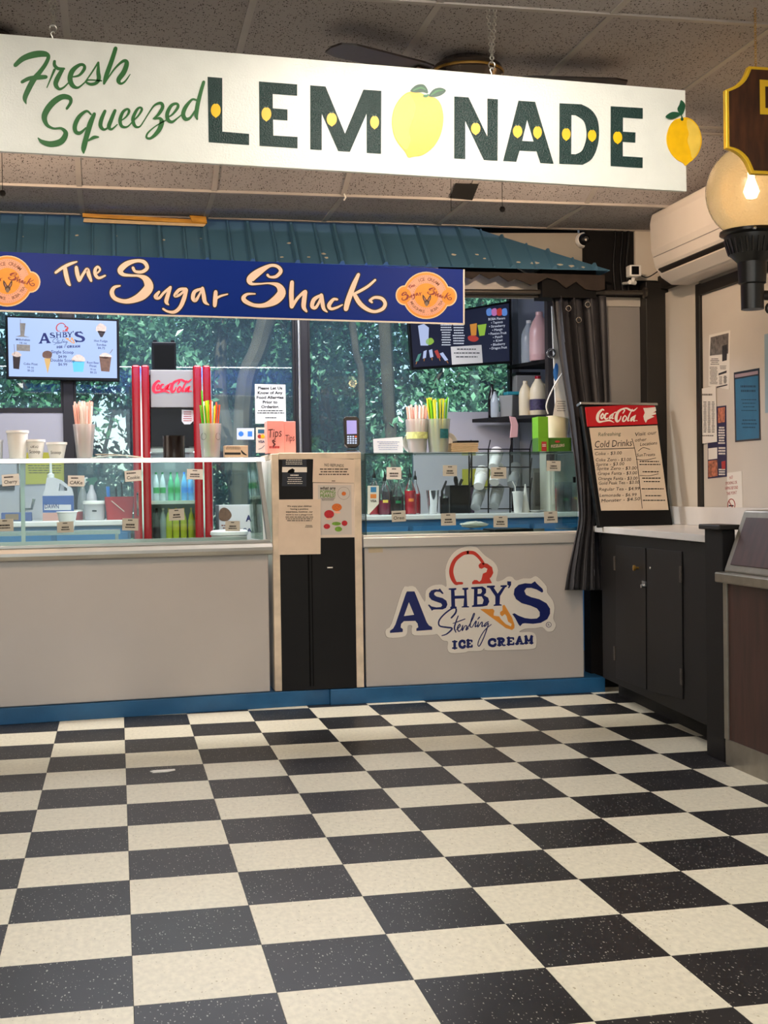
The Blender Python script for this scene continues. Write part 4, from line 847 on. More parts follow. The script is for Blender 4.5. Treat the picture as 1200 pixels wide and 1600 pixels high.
MB().box(1.238, 2.385, FY+.004, FY+.010, .864, 1.278).build('front_glass', 'glass_green', fr)
MB().box(1.232, 2.385, FY+.004, FY+.36, 1.279, 1.287).build('top_shelf', 'glass_green', fr)
MB().box(1.232, 1.238, FY+.012, FY+.36, .864, 1.278).build('end_glass', 'glass_green', fr); MB().box(2.378, 2.384, FY+.012, FY+.36, .864, 1.278).build('end_glass', 'glass_green', fr)
MB().box(1.2325, 1.2375, FY+.0, FY+.004, .864, 1.28).build('edge_strip', M('dark_edge', '1d3a36', .3), fr); MB().box(1.233, 2.384, FY-.0005, FY+.0035, 1.277, 1.2815).build('edge_strip', 'dark_edge', fr)
MB().box(2.36, 2.372, FY-.002, FY+.012, 1.12, 1.15).build('clip', 'black_plastic', fr)
# logo sticker
tp = PY(FY+.006); a1_, a2_ = crop(600, 840, 740, 1179), crop(730, 840, 880, 1200)
M('sticker_white', 'dcd8d0', .3); M('logo_navy', '16215e', .3); M('logo_red', 'c2392b', .35); M('logo_orange', 'd9913a', .35); M('sticker_edge', '8f8b84', .5)
BACK = smooth(a1_([(30,1210),(100,1130),(240,690),(310,645),(415,655),(535,845),(550,700),(640,630),(760,618),(822,640),(806,430),(860,270),(960,160),(1100,115),(1179,118)]) + a2_([(130,130),(220,222),(340,310),(385,410),(362,540),(440,530),(500,490),(560,490),(610,535),(700,510),(790,510),(850,482),(905,512),(990,610),(1000,690),(1065,780),(1090,880),(1075,1010),(1108,1090),(1070,1165),(1000,1172),(940,1120),(850,1132),(720,1140),(650,1182),(800,1180),(860,1230),(862,1350),(820,1390),(640,1400),(250,1410),(215,1382),(170,1415),(20,1420)]) + a1_([(1060,1512),(880,1518),(835,1460),(840,1370),(770,1350),(700,1272),(640,1280),(400,1285),(362,1220),(368,1160),(312,1160),(300,1260),(240,1310),(60,1316),(20,1260)]), 3, True)
ASHBY = [[a1_([(300,708),(400,708),(412,735),(560,1110),(590,1155),(632,1175),(634,1212),(425,1228),(425,1195),(450,1180),(440,1130),(410,1095),(260,1100),(225,1135),(218,1180),(248,1205),(245,1242),(78,1255),(78,1225),(120,1195),(150,1140),(285,740)]), a1_([(327,850),(395,1015),(262,1032)])],
 [a1_([(735,668),(785,735),(765,742),(735,715),(690,712),(662,725),(660,752),(690,775),(770,795),(820,830),(834,880),(815,925),(770,945),(690,945),(650,948),(628,963),(605,925),(578,890),(590,878),(625,905),(690,918),(750,912),(765,890),(750,865),(690,845),(625,820),(592,780),(590,735),(620,695),(670,680),(715,685)])],
 [a1_([(850,668),(950,663),(950,685),(925,692),(930,765),(1055,762),(1052,690),(1030,684),(1030,662),(1108,658),(1108,680),(1085,690),(1095,900),(1118,905),(1118,918),(1020,920),(1020,908),(1045,900),(1052,800),(932,805),(935,905),(955,910),(955,925),(870,930),(870,915),(885,905),(880,690),(850,685)])],
 [a2_([(48,620),(190,610),(235,640),(235,690),(205,720),(260,750),(275,800),(250,850),(190,862),(58,868),(58,850),(80,842),(85,645),(50,640)]), a2_([(130,640),(175,640),(185,670),(170,700),(128,705)]), a2_([(125,735),(180,735),(205,780),(190,830),(125,835)])],
 [a2_([(245,602),(345,598),(345,618),(330,625),(380,700),(440,620),(415,615),(415,597),(495,593),(495,612),(475,622),(410,730),(405,830),(430,838),(430,850),(330,855),(330,840),(350,832),(350,735),(280,630),(245,622)])],
 [a2_([(500,545),(548,548),(548,590),(525,630),(505,632),(520,600),(500,590)])],
 [a2_([(845,545),(870,575),(940,640),(950,672),(935,688),(870,650),(800,628),(740,630),(712,665),(735,715),(800,745),(900,770),(990,820),(1035,890),(1035,950),(1000,1020),(920,1065),(820,1078),(720,1070),(690,1075),(660,1108),(640,1085),(600,1010),(562,955),(590,945),(640,975),(720,1005),(800,1015),(870,1010),(905,980),(905,930),(870,885),(790,850),(680,820),(610,770),(580,710),(590,640),(640,590),(720,570),(800,575)])]]
SCOOP = [a1_([(1025,600,34),(985,600,36),(940,598,44),(897,520,56),(885,420,54),(930,300,50),(1030,215,46),(1110,195,46)])+a2_([(0,187,44),(80,192,44),(150,250,38),(200,322,36)])]
SWIRL = a2_([(200,315),(250,325),(310,370),(325,440),(300,490),(280,510),(308,570),(60,583),(60,555),(85,530),(120,530),(150,552),(175,530),(195,450),(240,430),(250,390),(215,370),(180,390),(150,380),(140,345),(160,320)])
CONE = a2_([(160,895),(225,890),(270,895),(320,890),(340,915),(330,950),(330,975),(400,985),(420,1020),(480,1080),(545,1110),(555,1080),(510,1050),(490,980),(470,955),(435,985),(410,960),(410,930),(440,910),(440,850),(465,840),(560,1000),(590,1090),(588,1130),(560,1155),(480,1130),(360,1040),(250,960)])
STER = [a1_(t) for t in ([(885,1055,22),(940,990,24),(945,935,20),(900,930,20),(800,1000,20),(725,1090,20),(730,1160,20),(820,1180,22),(890,1190,22),(880,1220,22),(820,1270,18),(760,1290,12)], [(975,1030,14),(945,1110,18),(925,1190,20),(945,1245,14)], [(905,1130,10),(1000,1095,14),(1065,1070,12)],
 [(950,1215,10),(1000,1165,14),(992,1140,14),(965,1190,18),(985,1235,14),(1020,1200,10)], [(1020,1200,10),(1035,1150,12),(1028,1225,16),(1062,1165,12),(1090,1165,14),(1078,1215,16),(1110,1195,10)])] + \
 [a2_(t) for t in ([(0,1135,12),(60,1030,12),(90,960,12),(80,950,12),(50,1030,14),(35,1110,14),(60,1120,10)], [(60,1120,10),(112,1040,14),(98,1115,14),(130,1090,10)], [(152,995,16),(130,1020,12)], [(140,1055,12),(130,1118,14),(175,1060,12),(188,1065,14),(182,1112,14),(210,1095,10)], [(265,1050,12),(225,1075,14),(215,1112,14),(262,1070,12),(245,1140,14),(205,1250,14),(155,1350,14),(132,1340,12),(150,1270,12),(215,1160,12),(300,1085,10)])]
def logo(plane, parent, T_=None, e0=.0012, back=True):
    def pr(e): q = Print(plane, e); q.T = T_; return q
    if back:
        pr(e0-.0006).fill([(x, y) for x, y in smooth([((x-733)*1.007+733, (y-938)*1.007+938.3) for x, y in BACK], 1, True)]).build('sticker_edge', 'sticker_edge', parent); pr(e0).fill(BACK).build('sticker_backing', 'sticker_white', parent)
    p = pr(e0+.0006)
    for l in ASHBY: p.fill(*l)
    for st in STER: p.stroke(st)
    slab(p, 'ICE', 704.5, 1013, 739, 11, 1011, 4.2); slab(p, 'CREAM', 761.5, 1009.5, 833, 11, 1005, 4.2)
    if back: 
        for i in range(16): a, b_ = 2*math.pi*i/16, 2*math.pi*(i+1)/16; p.stroke([(857+4*math.cos(a), 976+4*math.sin(a), .8), (857+4*math.cos(b_), 976+4*math.sin(b_), .8)])
        p.text('R', 855.4, 978, 858.6, 4)
    p.build('logo_lettering', 'logo_navy', parent)
    q = pr(e0+.0006)
    for st in SCOOP: q.stroke(st)
    q.fill(SWIRL); q.build('logo_scoop', 'logo_red', parent); pr(e0+.0006).fill(CONE).build('logo_cone', 'logo_orange', parent)
logo(tp, fr)
# tape scrap
Print(tp, .001).quad((575,855),(598,854),(598,863),(576,864)).build('tape', M('tape_tan', 'b7a98e', .5), fr)

# ================================================================== order kiosk between the cases
KY = FY-.005; kp = PY(KY)
ks = thing('order_stand', 'black panelled order stand with scuffed white wood frame between the freezer cases', 'stand', (.98, KY+.2, .08))
M('scuffed_white', 'd6c6b0', .6, 0, .16, 11)
MB().box(.785, 1.178, KY+.006, KY+.5, .082, 1.255).build('panel', M('black_panel', '0e0c0c', .5, 0, .2, 6, spec=.25), ks)
MB().box(.752, .788, KY, KY+.03, .082, 1.285).build('frame_board', 'scuffed_white', ks, bevel=.003)
MB().box(1.174, 1.212, KY, KY+.03, .082, 1.255).build('frame_board', 'scuffed_white', ks, bevel=.003)
MB().box(.789, 1.212, KY, KY+.03, 1.256, 1.289).build('frame_board', 'scuffed_white', ks, bevel=.003)
MB().box(.752, 1.212, KY+.031, KY+.5, 1.256, 1.287).build('top_board', 'scuffed_white', ks, bevel=.003)
MB().box(.752, .784, KY+.031, KY+.5, .082, 1.255).build('side_board', 'white_paint', ks, bevel=.002)
MB().box(.93, .937, KY+.003, KY+.0065, .1, 1.05).build('groove', 'black_matte', ks); MB().box(.948, .952, KY+.003, KY+.0065, .1, 1.05).build('groove', 'black_matte', ks)
m = MB(); q = kp(514, 887); m.box(q.x-.008, q.x+.02, KY+.003, KY+.007, q.z-.003, q.z+.003); m.build('scratch', 'white_paint', ks)
k2 = crop(410, 690, 580, 1200)
kpp = PY(KY+.004)
def ksheet(name, quad, mat, label, off=0): return sheet(name, k2(quad), mat, label, 'paper', kpp, .0012, 0, off)
M('navy_dark', '101828', .5); M('poster_grey', 'c9c3bd', .7)
t = ksheet('payment_sign', [(222,180),(488,183),(485,493),(216,490)], 'navy_dark', 'dark blue card with white band at the top left of the order stand')
Print(kpp, .002).quad(*k2([(218,280),(490,282),(490,338),(216,338)])).bars(*k2([(245,203)])[0], *k2([(455,265)])[0], 3, .3, seed=61).bars(*k2([(290,365)])[0], *k2([(415,385)])[0], 1, .6, seed=62).bars(*k2([(265,395)])[0], *k2([(450,480)])[0], 4, .3, seed=63).build('print', 'paper', t)
Print(kpp, .0026).fill(k2([(270,345),(290,315),(330,295),(355,310),(350,345),(310,350)])).build('hand_shape', 'black_matte', t)
t = ksheet('refund_notice', [(560,178),(1022,198),(1012,458),(552,448)], 'paper_tan', 'cream NO REFUNDS notice at the top right of the order stand', .003)
(xa, ya), (xb, yb) = k2([(683,272),(895,282)]); p = Print(kpp, .0052).text('NO REFUNDS', xa, ya, xb, 4.6, yb, bold=.01)
p.bars(*k2([(620,298)])[0], *k2([(955,385)])[0], 3, .4, seed=64, ragged=.15).bars(*k2([(760,430)])[0], *k2([(805,445)])[0], 1, .6, seed=65); p.build('print', M('soft_ink', '3c332d', .8), t)
t = ksheet('pearls_poster', [(557,455),(1015,460),(1032,1055),(560,1062)], M('poster_paper', 'ddcfc2', .7), 'poster asking what are popping pearls with red orange and green fruit')
Print(kpp, .002).quad(*k2([(610,478),(980,480),(985,1025),(620,1030)])).build('poster_field', 'poster_grey', t)
(xa, ya), (xb, yb) = k2([(635,528),(805,528)]); Print(kpp, .0028).text('what are', xa, ya, xb, 5, yb, bold=.02, shear=.2).build('print', 'ink', t)
p = Print(kpp, .0028)
for s_, y in (('POPPING', 572), ('PEARLS?', 615)): (xa, ya), (xb, yb) = k2([(637,y),(805,y)]); p.text(s_, xa, ya, xb, 5.4, bold=.02)
p.build('print', M('lime_print', '5d8f28', .7), t)
Print(kpp, .0028).bars(*k2([(640,622)])[0], *k2([(802,655)])[0], 4, .5, seed=66).build('print', 'print_grey', t)
M('pearl_red', 'b3121e', .5, 0, .3, 120); M('pearl_orange', 'cf6a1c', .5, 0, .25, 120); M('pearl_green', '6d9a2c', .5, 0, .25, 100)
e_ = lambda x, y, rx, ry, mt, ep=.0028: Print(kpp, ep).ell(*k2([(x, y)])[0], rx*.1417, ry*.1417).build('picture', mt, t)
e_(735,800,55,45,'pearl_red'); e_(820,725,55,42,'pearl_orange'); e_(897,570,68,70,'print_grey',.0022); e_(897,570,65,67,'poster_grey',.0025); e_(897,574,24,22,'pearl_orange'); e_(815,905,50,20,'pearl_green'); e_(838,965,40,28,'pearl_green'); e_(710,935,36,28,'pearl_red'); e_(905,900,32,30,'pearl_red'); e_(735,850,35,12,'badge_pink'); e_(825,780,35,12,'badge_pink')
t = ksheet('playground_notice', [(178,640),(640,635),(640,1240),(175,1248)], 'paper_tan', 'long cream notice about children taped lowest on the order stand', .006)
p = Print(kpp, .0082)
for i_, s_ in enumerate(('We enjoy your children', 'having a positive', 'experience, however, our', 'store is not a playground.')):
    hw = (135, 98, 148, 148)[i_]; (xa, ya), (xb, yb) = k2([(405-hw, 720+31*i_), (405+hw, 720+31*i_)]); p.text(s_, xa, ya, xb, 2.6, bold=.02)
p.bars(*k2([(250,828)])[0], *k2([(560,888)])[0], 3, .4, seed=67, ragged=.2).bars(*k2([(465,922)])[0], *k2([(555,955)])[0], 2, .4, seed=68); p.build('print', 'soft_ink', t)
# flavour cards on the glass
def card(px0, py0, px1, py1, words, rot, label, mat='card_cream', hand_=False, right=False):
    cx = (px0+px1)/2; pl = PY(fl(on_y(cx, py0, 3.4).x)+ (-.001 if right else .002)+(0 if right else .0)); c, s_ = math.cos(rot), math.sin(rot); my = (py0+py1)/2
    pl = PY(fl(on_y(cx, my, 3.4).x)-.006)
    def T_(x, y): dx, dy = x-cx, y-my; return cx+dx*c-dy*s_, my+dx*s_+dy*c
    t = thing('flavour_card', label, 'card', pl(cx, py1), 'flavour cards stuck on the freezer glass')
    MB().prism([pl(*T_(*q)) for q in ((px0, py0), (px1, py0), (px1, py1), (px0, py1))], pl.n*.001).build('card', mat, t)
    p = Print(pl, .0016); p.T = T_
    w_ = px1-px0; h = py1-py0
    if hand_: p.bars(px0+w_*.1, py0+h*.18, px1-w_*.3, py0+h*.38, 1, .6, seed=int(cx)); p.text(words, px0+w_*.12, py1-h*.2, px1-w_*.12, h*.32, shear=.1, bold=.01)
    else:
        p.bars(px0+w_*.35, py0+h*.1, px1-w_*.35, py0+h*.28, 1, .5, seed=int(cx)); p.bars(px0+w_*.2, py0+h*.45, px1-w_*.2, py0+h*.62, 1, .8, seed=int(cx)+1); p.bars(px0+w_*.15, py0+h*.68, px1-w_*.15, py0+h*.88, 1, .5, seed=int(cx)+2)
    p.build('print', 'ink', t); return t
M('card_cream', 'f6f4f0', .7); M('card_grey', 'c4c2b6', .7)
card(3,741,30,759,'Cherry',-.07,'handwritten Cherry flavour card at the far left of the plain case',hand_=True)
card(106,743,132,760,'CAKe',.01,'handwritten CAKE flavour card in the upper row left of the red fridge',hand_=True)
card(195,735,221,752,'Cookie',-.08,'handwritten tilted flavour card over the left red fridge column',hand_=True)
card(292,733,317,749,'',.02,'printed cream flavour card over the right red fridge column')
card(-6,811,21,830,'',-.03,'lower flavour card cut by the left picture edge','card_grey')
card(89,815,115,832,'',-.04,'faded lower flavour card below the dish soap jug','card_grey')
card(191,810,216,829,'',.02,'lower printed flavour card beside the red basket','card_grey')
card(264,795,288,813,'',-.06,'printed flavour card in front of the yellow bottles','card_grey')
card(352,814,375,830,'',.0,'faded flavour card in front of the white carton','card_grey')
card(604,730,627,749,'',.0,'printed flavour card above the syrup bottles','card_cream')
card(692,727,714,744,'',.0,'printed flavour card near the yellow green paper','card_grey')
card(767,730,791,748,'',.0,'printed flavour card on the glass before the upper foam cups','card_grey')
card(854,720,876,736,'',.02,'topmost right flavour card near the pale dispenser','card_grey')
card(612,798,634,815,'Oreo',-.06,'handwritten Oreo flavour card on the glass before the back counter','card_grey',hand_=True)
card(689,802,712,821,'',-.03,'lower printed flavour card beside the Oreo card','card_grey')
card(771,806,793,824,'',.0,'lower flavour card stuck over the crumpled napkin','card_grey')
card(850,799,871,817,'',-.04,'lower right handwritten flavour card beside the curtain','card_grey')

# ================================================================== things standing on the glass tops
ZL, ZR, ZK = 1.2705, 1.2875, 1.2895
def base(px, Y, z): q = on_y(px, 700, Y); return Vector((q.x, Y, z))
def sc(Y): return (on_y(601, 700, Y)-on_y(600, 700, Y)).length      # metres per pixel at that depth
def foam_cup(px, wtop, wbot, h, words, label, Y=None, mat='styrofoam'):
    Y = Y or fl(on_y(px, 700, 3.4).x)+.16; c = base(px, Y, ZL); k = sc(Y); rt, rb, H = wtop*k/2, wbot*k/2, h*k
    t = thing('foam_cup', label, 'cup', c, 'foam sample cups on the left case')
    MB().lathe([(rb*.98, 0), (rb, .002), (rt*.96, H-.012), (rt*1.04, H-.011), (rt*1.04, H), (rt*.94, H), (rb*.9, .006), (0, .006)], c, 28).build('cup', mat, t)
    m = MB()
    for i, s_ in enumerate(words):
        v, f = text2d(s_, .012, .1)
        if not v: continue
        xs_ = [q.x for q in v]; mx = (min(xs_)+max(xs_))/2; wd = max(xs_)-min(xs_); z0 = H*(.56-.27*i); ssz = min(H*.27, rt*1.25/wd)
        out = []
        for q in v:
            u = (q.x-mx)*ssz; z = z0+q.y*ssz; r = rb+(rt*.96-rb)*z/H+.0009; a = -math.pi/2+u/r-.09
            out.append(c+Vector((r*math.cos(a), r*math.sin(a), z)))
        m.add(out, f)
    if m.v: m.build('handwriting', 'soft_ink', t)
    return t
foam_cup(27.5, 31, 23, 41, [], 'tallest white foam cup on the left case')
t_ = bpy.data.objects['foam_cup']; p = Print(PY(t_.location.y-.055), 0)
foam_cup(55.5, 27, 19, 28, ['one', 'Scoop'], 'small foam cup marked one scoop')
foam_cup(88.5, 29, 20, 24, ['Double', 'Scoop'], 'short wide foam cup marked double scoop')
foam_cup(-3, 14, 12, 28, [], 'clear cup cut by the left picture edge', mat='clear_plastic')
STRAWC = {'pink': 'f3b7a6', 'white': 'f4ece4', 'lime': '8fd81c', 'yellow': 'e9dc3a', 'red': 'd8502a', 'green': '4fae2a', 'aqua': 'a9ddd0'}
for k, v_ in STRAWC.items(): M('straw_'+k, v_, .35)
def straws(parent, c, r, z0, H, n, cols, seed, lean=.12, rad=.0035):
    R = random.Random(seed)
    for i in range(n):
        a, rr = R.uniform(0, 6.28), r*math.sqrt(R.random())*.75; b0 = c+Vector((rr*.6*math.cos(a), rr*.6*math.sin(a), z0))
        h = H*R.uniform(.93, 1.04); tp_ = c+Vector(((rr*1.15+.003)*math.cos(a), (rr*1.15)*math.sin(a), h))
        MB().cyl(b0, tp_, rad, rad, 7).build('straw', 'straw_'+R.choice(cols), parent)
def straw_cup(px, wt, wb, h, hs, z, mat, cols, n, label, Y, seed, rad=.0035, name='straw_cup'):
    c = base(px, Y, z); k = sc(Y); rt, rb, H = wt*k/2, wb*k/2, h*k
    t = thing(name, label, 'straw holder', c)
    MB().lathe([(rb, 0), (rt, H), (rt*.96, H), (rb*.93, .004), (0, .004)], c, 28).build('cup', mat, t)
    straws(t, c, rt, .006, hs*k, n, cols, seed, rad=rad); return t, c, rt, rb, H
YL = lambda px: fl(on_y(px, 700, 3.4).x)+.16
straw_cup(132, 32, 22, 50, 81, ZL, 'clear_plastic', ['pink', 'pink', 'white'], 64, 'ribbed glass of pink straws on the left case', YL(132), 3)
t, c, rt, rb, H = straw_cup(329, 33, 27, 51, 82, ZL, 'clear_plastic', ['lime', 'yellow', 'red', 'green', 'aqua', 'white'], 26, 'plastic cup of rainbow straws on the left case', YL(329), 5, .0042)
for a in (-2.35, -.8):
    MB().torus(c+Vector((rt*.93*math.cos(a), rt*.93*math.sin(a), H*.62)), (math.cos(a), math.sin(a), 0), .017, .0009, 20, 4).build('ring_print', 'ink', t)
MB().cyl(c+Vector((-.03, 0, .06)), c+Vector((-.04, 0, .345)), .0045, .0045, 7).build('straw', 'straw_green', t)
t, c, rt, rb, H = straw_cup(652, 36, 28, 52, 72, ZR, 'clear_plastic', ['pink', 'white', 'white'], 40, 'plastic cup of pale pink straws on the logo case', FY+.16, 9, .0042)
MB().lathe([(rt*.9, 0), (rt*.93, .035)], c+Vector((0, 0, H*.42)), 28).build('print_band', M('cup_print', 'cfd68c', .6, 0, .3, 60), t)
t, c, rt, rb, H = straw_cup(685, 38, 29, 52, 83, ZR, 'clear_plastic', ['lime', 'yellow', 'lime', 'yellow', 'green', 'aqua'], 48, 'plastic cup of lime green straws on the logo case', FY+.14, 11, .0045)
q = []
for i in range(9): a = -math.pi/2-.1+.8*i/8; q.append((math.cos(a), math.sin(a)))
m = MB(); v = [c+Vector((rt*.985*x, rt*.985*y, H*.42)) for x, y in q]+[c+Vector((rt*1.0*x, rt*1.0*y, H*.70)) for x, y in q]; m.add(v, [(i, i+1, 10+i, 9+i) for i in range(8)]); m.build('print_patch', M('teal_print', '1d6a74', .6, 0, .3, 80), t)
for px, lab in ((643, 'white foam bowl standing behind the pale pink straws'), (697, 'white foam bowl standing behind the lime straws')):
    c = base(px, FY+.25, ZR); r = .055; MB_ = MB().lathe([(0, 0), (r*.7, .004), (r, .03), (r*1.02, .032), (r*.95, .03), (r*.66, .008), (0, .007)], c+Vector((0, .0, r*1.02)), 24, (0, -1, 0)); o = MB_.build('foam_bowl', 'styrofoam', None, c); tag(o, lab, 'bowl')
# tray of paper sheets, dark cup, small box
c = base(182, YL(182), ZL); t = thing('paper_sheets', 'curled white paper sheets lying on the left case', 'paper', c)
for i in range(2):
    v = []; n = 10
    for j in range(n+1):
        s_ = j/n; v += [c+Vector((-.125+.25*s_+.02*i, -.06, .004+.006*i+.012*math.sin(s_*3+i))), c+Vector((-.115+.25*s_+.02*i, .07, .004+.006*i+.012*math.sin(s_*3+i)))]
    o = MB().add(v, [(2*j, 2*j+2, 2*j+3, 2*j+1) for j in range(n)], True).build('sheet', 'paper' if i == 0 else 'paper_tan', t); md = o.modifiers.new('s', 'SOLIDIFY'); md.thickness = .002
c = base(272, YL(272)+.06, ZL); k = sc(YL(272)); o = MB().lathe([(.052, 0), (.055, .002), (.056, .112), (.058, .116), (.05, .116), (.05, .01), (0, .01)], c, 28).build('dark_tumbler', M('tumbler_brown', '1a0f0c', .2), None, c); tag(o, 'dark brown tumbler on the left case before the red fridge', 'cup')
c = base(368, YL(368), ZL); t = thing('cone_box', 'small tan cardboard box with black print on the left case', 'box', c); M('cardboard', 'c9a98a', .7, 0, .04, 20)
MB().box(c.x-.06, c.x+.06, c.y-.04, c.y+.04, c.z, c.z+.062).build('carton', 'cardboard', t, bevel=.002)
kq = PY(c.y-.04); Print(kq, .0008).bars(353, 698, 376, 703, 3, .4, seed=71).rect(351, 707, 376, 710.5).stroke([(377,704,1.5),(380,708,3),(385,711,1.5)]).build('print', 'ink', t)
# standing notice, napkins, wallet tray
c = base(607, FY+.2, ZR); t = thing('printed_card', 'small white printed card standing on the logo case', 'card', c); kq = PY(FY+.2)
MB().prism([kq(583, 686), kq(629, 682.5), kq(630, 708.5), kq(584, 708.5)], (0, .002, 0)).build('card', M('white_card', 'dfe0e6', .7), t); Print(kq, .001).bars(589, 690, 624, 705, 5, .3, seed=72, ragged=.2).build('print', M('blue_print', '7a88b0', .8), t)
c = base(722, FY+.17, ZR); t = thing('napkin_stack', 'stack of brown paper napkins on the logo case', 'napkins', c); M('napkin_brown', 'd8bd98', .85, 0, .06, 30)
for i in range(8):
    MB().obox(c+Vector((-.075+random.uniform(-.003, .003), -.06, .0001+i*.0065)), (.15, random.uniform(-.004, .004), 0), (0, .12, 0), (0, 0, .0055)).build('napkin', 'napkin_brown', t, bevel=.002)
c2 = c+Vector((.02, 0, .053)); o = MB().box(c2.x-.06, c2.x+.06, c2.y-.05, c2.y+.05, c2.z, c2.z+.011).build('black_wallet', 'black_plastic', None, c2, bevel=.003); tag(o, 'flat black wallet lying on the napkin stack', 'wallet')
# card reader and tip box on the order stand
c = base(550, KY+.14, ZK); t = thing('card_terminal', 'black card payment terminal standing on the order stand', 'card reader', c)
MB().prism([c+Vector((-.055, -.03, 0)), c+Vector((.045, -.03, 0)), c+Vector((.02, -.01, .018)), c+Vector((-.025, -.01, .018))], (0, .07, 0)).build('stand', 'chrome', t, bevel=.002)
kq = Plane((0, c.y-.02, c.z+.02), (0, -.97, .24))
bd = [kq(x, y) for x, y in ((537,653),(541,650.5),(557,650.5),(561,654),(562,694),(557,699),(544,699),(539,694))]
b = MB().prism(bd, Vector((0, .03, -.006))).build('body', 'black_plastic', t, bevel=.003)
Print(kq, .001).quad((541.5,657),(557,657),(557.5,678),(542,678.5)).build('screen', M('screen_violet', '9a93d8', .3, emit=.9), b)
p = Print(kq, .001)
for i in range(4):
    for j in range(4): p.rect(542.5+j*4, 681+i*3.4, 545.3+j*4, 683.3+i*3.4)
p.build('keypad', M('key_grey', '9fb4d8', .5), b); Print(kq, .0014).rect(554.5, 681, 557.3, 683.3).build('key', 'straw_red', b)
c = base(439, KY+.12, ZK); t = thing('tip_box', 'pink paper covered tip box marked Tips on the order stand', 'tip jar', c); k = sc(KY+.1)
M('tip_pink', 'f29a90', .7, 0, .04, 30)
MB().box(c.x-.078, c.x+.010, c.y-.06, c.y+.05, c.z, c.z+.166).box(c.x+.010, c.x+.07, c.y-.056, c.y+.05, c.z, c.z+.163).build('box', 'tip_pink', t, bevel=.002)
kq = PY(c.y-.061); Print(kq, .001).text('Tips', 419, 684, 440, 14, 682, bold=.0, shear=.1).text('Tips', 446, 690, 460, 11, 689, shear=.1).stroke([(430,690,1.6),(426,688,1.6),(427,692,1.6),(430,694,1.6),(427,697,1.6)], n=3).stroke([(428,686,1),(428,699,1)]).build('print', M('dark_red_ink', '4d1418', .8), t)
Print(kq, .0008).bars(418, 697, 440, 703, 1, .6, seed=74).build('print', 'print_red', t)
c = base(408, KY+.14, ZK); kq = PY(KY+.14); t = thing('payment_logo_card', 'tall white card of payment logos beside the tip box', 'card', c)
MB().prism([kq(400, 668), kq(416, 668), kq(416, 707.5), kq(400, 707.5)], (0, .003, 0)).build('card', 'paper', t)
Print(kq, .001).rect(403, 671, 413, 677).build('print', 'print_blue', t); Print(kq, .001).ell(405.5, 682, 3.2, 3).build('print', 'print_red', t); Print(kq, .0013).ell(410.5, 682, 3.2, 3).build('print', 'lemon_small', t); Print(kq, .001).text('VISA', 403, 692, 413.5, 4, bold=.03).stroke([(404,702,.8),(409,700,.8),(413,696,.8)]).build('print', 'logo_navy', t)

# ================================================================== behind the counter
CZ = .935; CF = 5.10
light('shop_tube_light', 'AREA', (.6, 4.7, 2.60), (0, 0, 0), 62, 'f1f4ff', shape='RECTANGLE', size=2.6, size_y=.3)
light('added_strip_light', 'AREA', (.25, 3.40, 2.185), (0, 0, 0), 42, 'f6f4f0', shape='RECTANGLE', size=2.5, size_y=.06)  # unseen lamp added behind the banner to brighten the cups and glass tops
st = thing('added_case_light', 'added unseen white strip light above the freezer cases behind the banner', 'light', (.25, 3.40, 2.19)); MB().box(-1.05, 1.62, 3.36, 3.44, 2.19, 2.235).build('housing', 'white_plastic', st)
st = thing('shop_light', 'white fluorescent strip on the ceiling of the ice cream stand', 'light', (.6, 4.7, 2.6)); MB().box(-.7, 1.9, 4.55, 4.85, 2.603, 2.619).build('housing', 'white_plastic', st)
# blue base cabinets
def blue_cab(x0, x1, label):
    t = thing('blue_cabinet', label, 'cabinet', ((x0+x1)/2, CF+.3, 0))
    MB().box(x0, x1, CF+.03, WY-.02, 0, CZ-.035).build('body', 'blue_cabinet', t)
    n = max(1, round((x1-x0)/.45)); w_ = (x1-x0)/n
    for i in range(n):
        MB().box(x0+i*w_+.015, x0+(i+1)*w_-.015, CF+.012, CF+.03, CZ-.17, CZ-.075).build('drawer_front', 'blue_cabinet', t, bevel=.004)
        MB().box(x0+i*w_+.015, x0+(i+1)*w_-.015, CF+.012, CF+.03, .08, CZ-.19).build('door', 'blue_cabinet', t, bevel=.004)
blue_cab(-1.8, .065, 'blue painted cabinet under the back counter left of the red fridge'); blue_cab(1.03, 3.10, 'blue painted cabinet under the back counter right of the red fridge')
for x0, x1, lab in ((-1.8, .07, 'white back countertop with the sink faucet'), (1.02, 3.11, 'white back countertop holding syrup bottles')):
    o = MB().box(x0, x1, CF, WY-.015, CZ-.034, CZ).build('back_countertop', 'counter_white', None, bevel=.006); tag(o, lab, 'countertop')
# coca cola fridge
fx0, fx1, fyf = .100, .585, 5.02; K = PY(fyf)
fg = thing('drinks_fridge', 'tall red and steel cola drinks fridge in front of the window', 'fridge', ((fx0+fx1)/2, fyf+.25, 0))
ztop = on_y(270, 578, fyf).z
m = MB(); m.box(fx0+.02, fx1-.02, fyf+.47, fyf+.49, .05, ztop); m.box(fx0+.01, fx0+.03, fyf+.03, fyf+.47, .05, ztop); m.box(fx1-.03, fx1-.01, fyf+.03, fyf+.47, .05, ztop); m.box(fx0+.03, fx1-.03, fyf+.03, fyf+.47, .0, .09); m.box(fx0+.03, fx1-.03, fyf+.03, fyf+.47, ztop-.03, ztop)
m.build('cabinet', M('fridge_grey', '9aa0a6', .3, .2), fg)
for cx0, cx1 in ((207.5, 220.8), (222.2, 235), (303, 316.4), (317.8, 330.5)):
    xa, xb = on_y(cx0, 700, fyf).x, on_y(cx1, 700, fyf).x
    MB().box(xa, xb, fyf-.03, fyf+.05, 0, ztop+.028).build('column', 'red_gloss', fg, bevel=.016, seg=4)
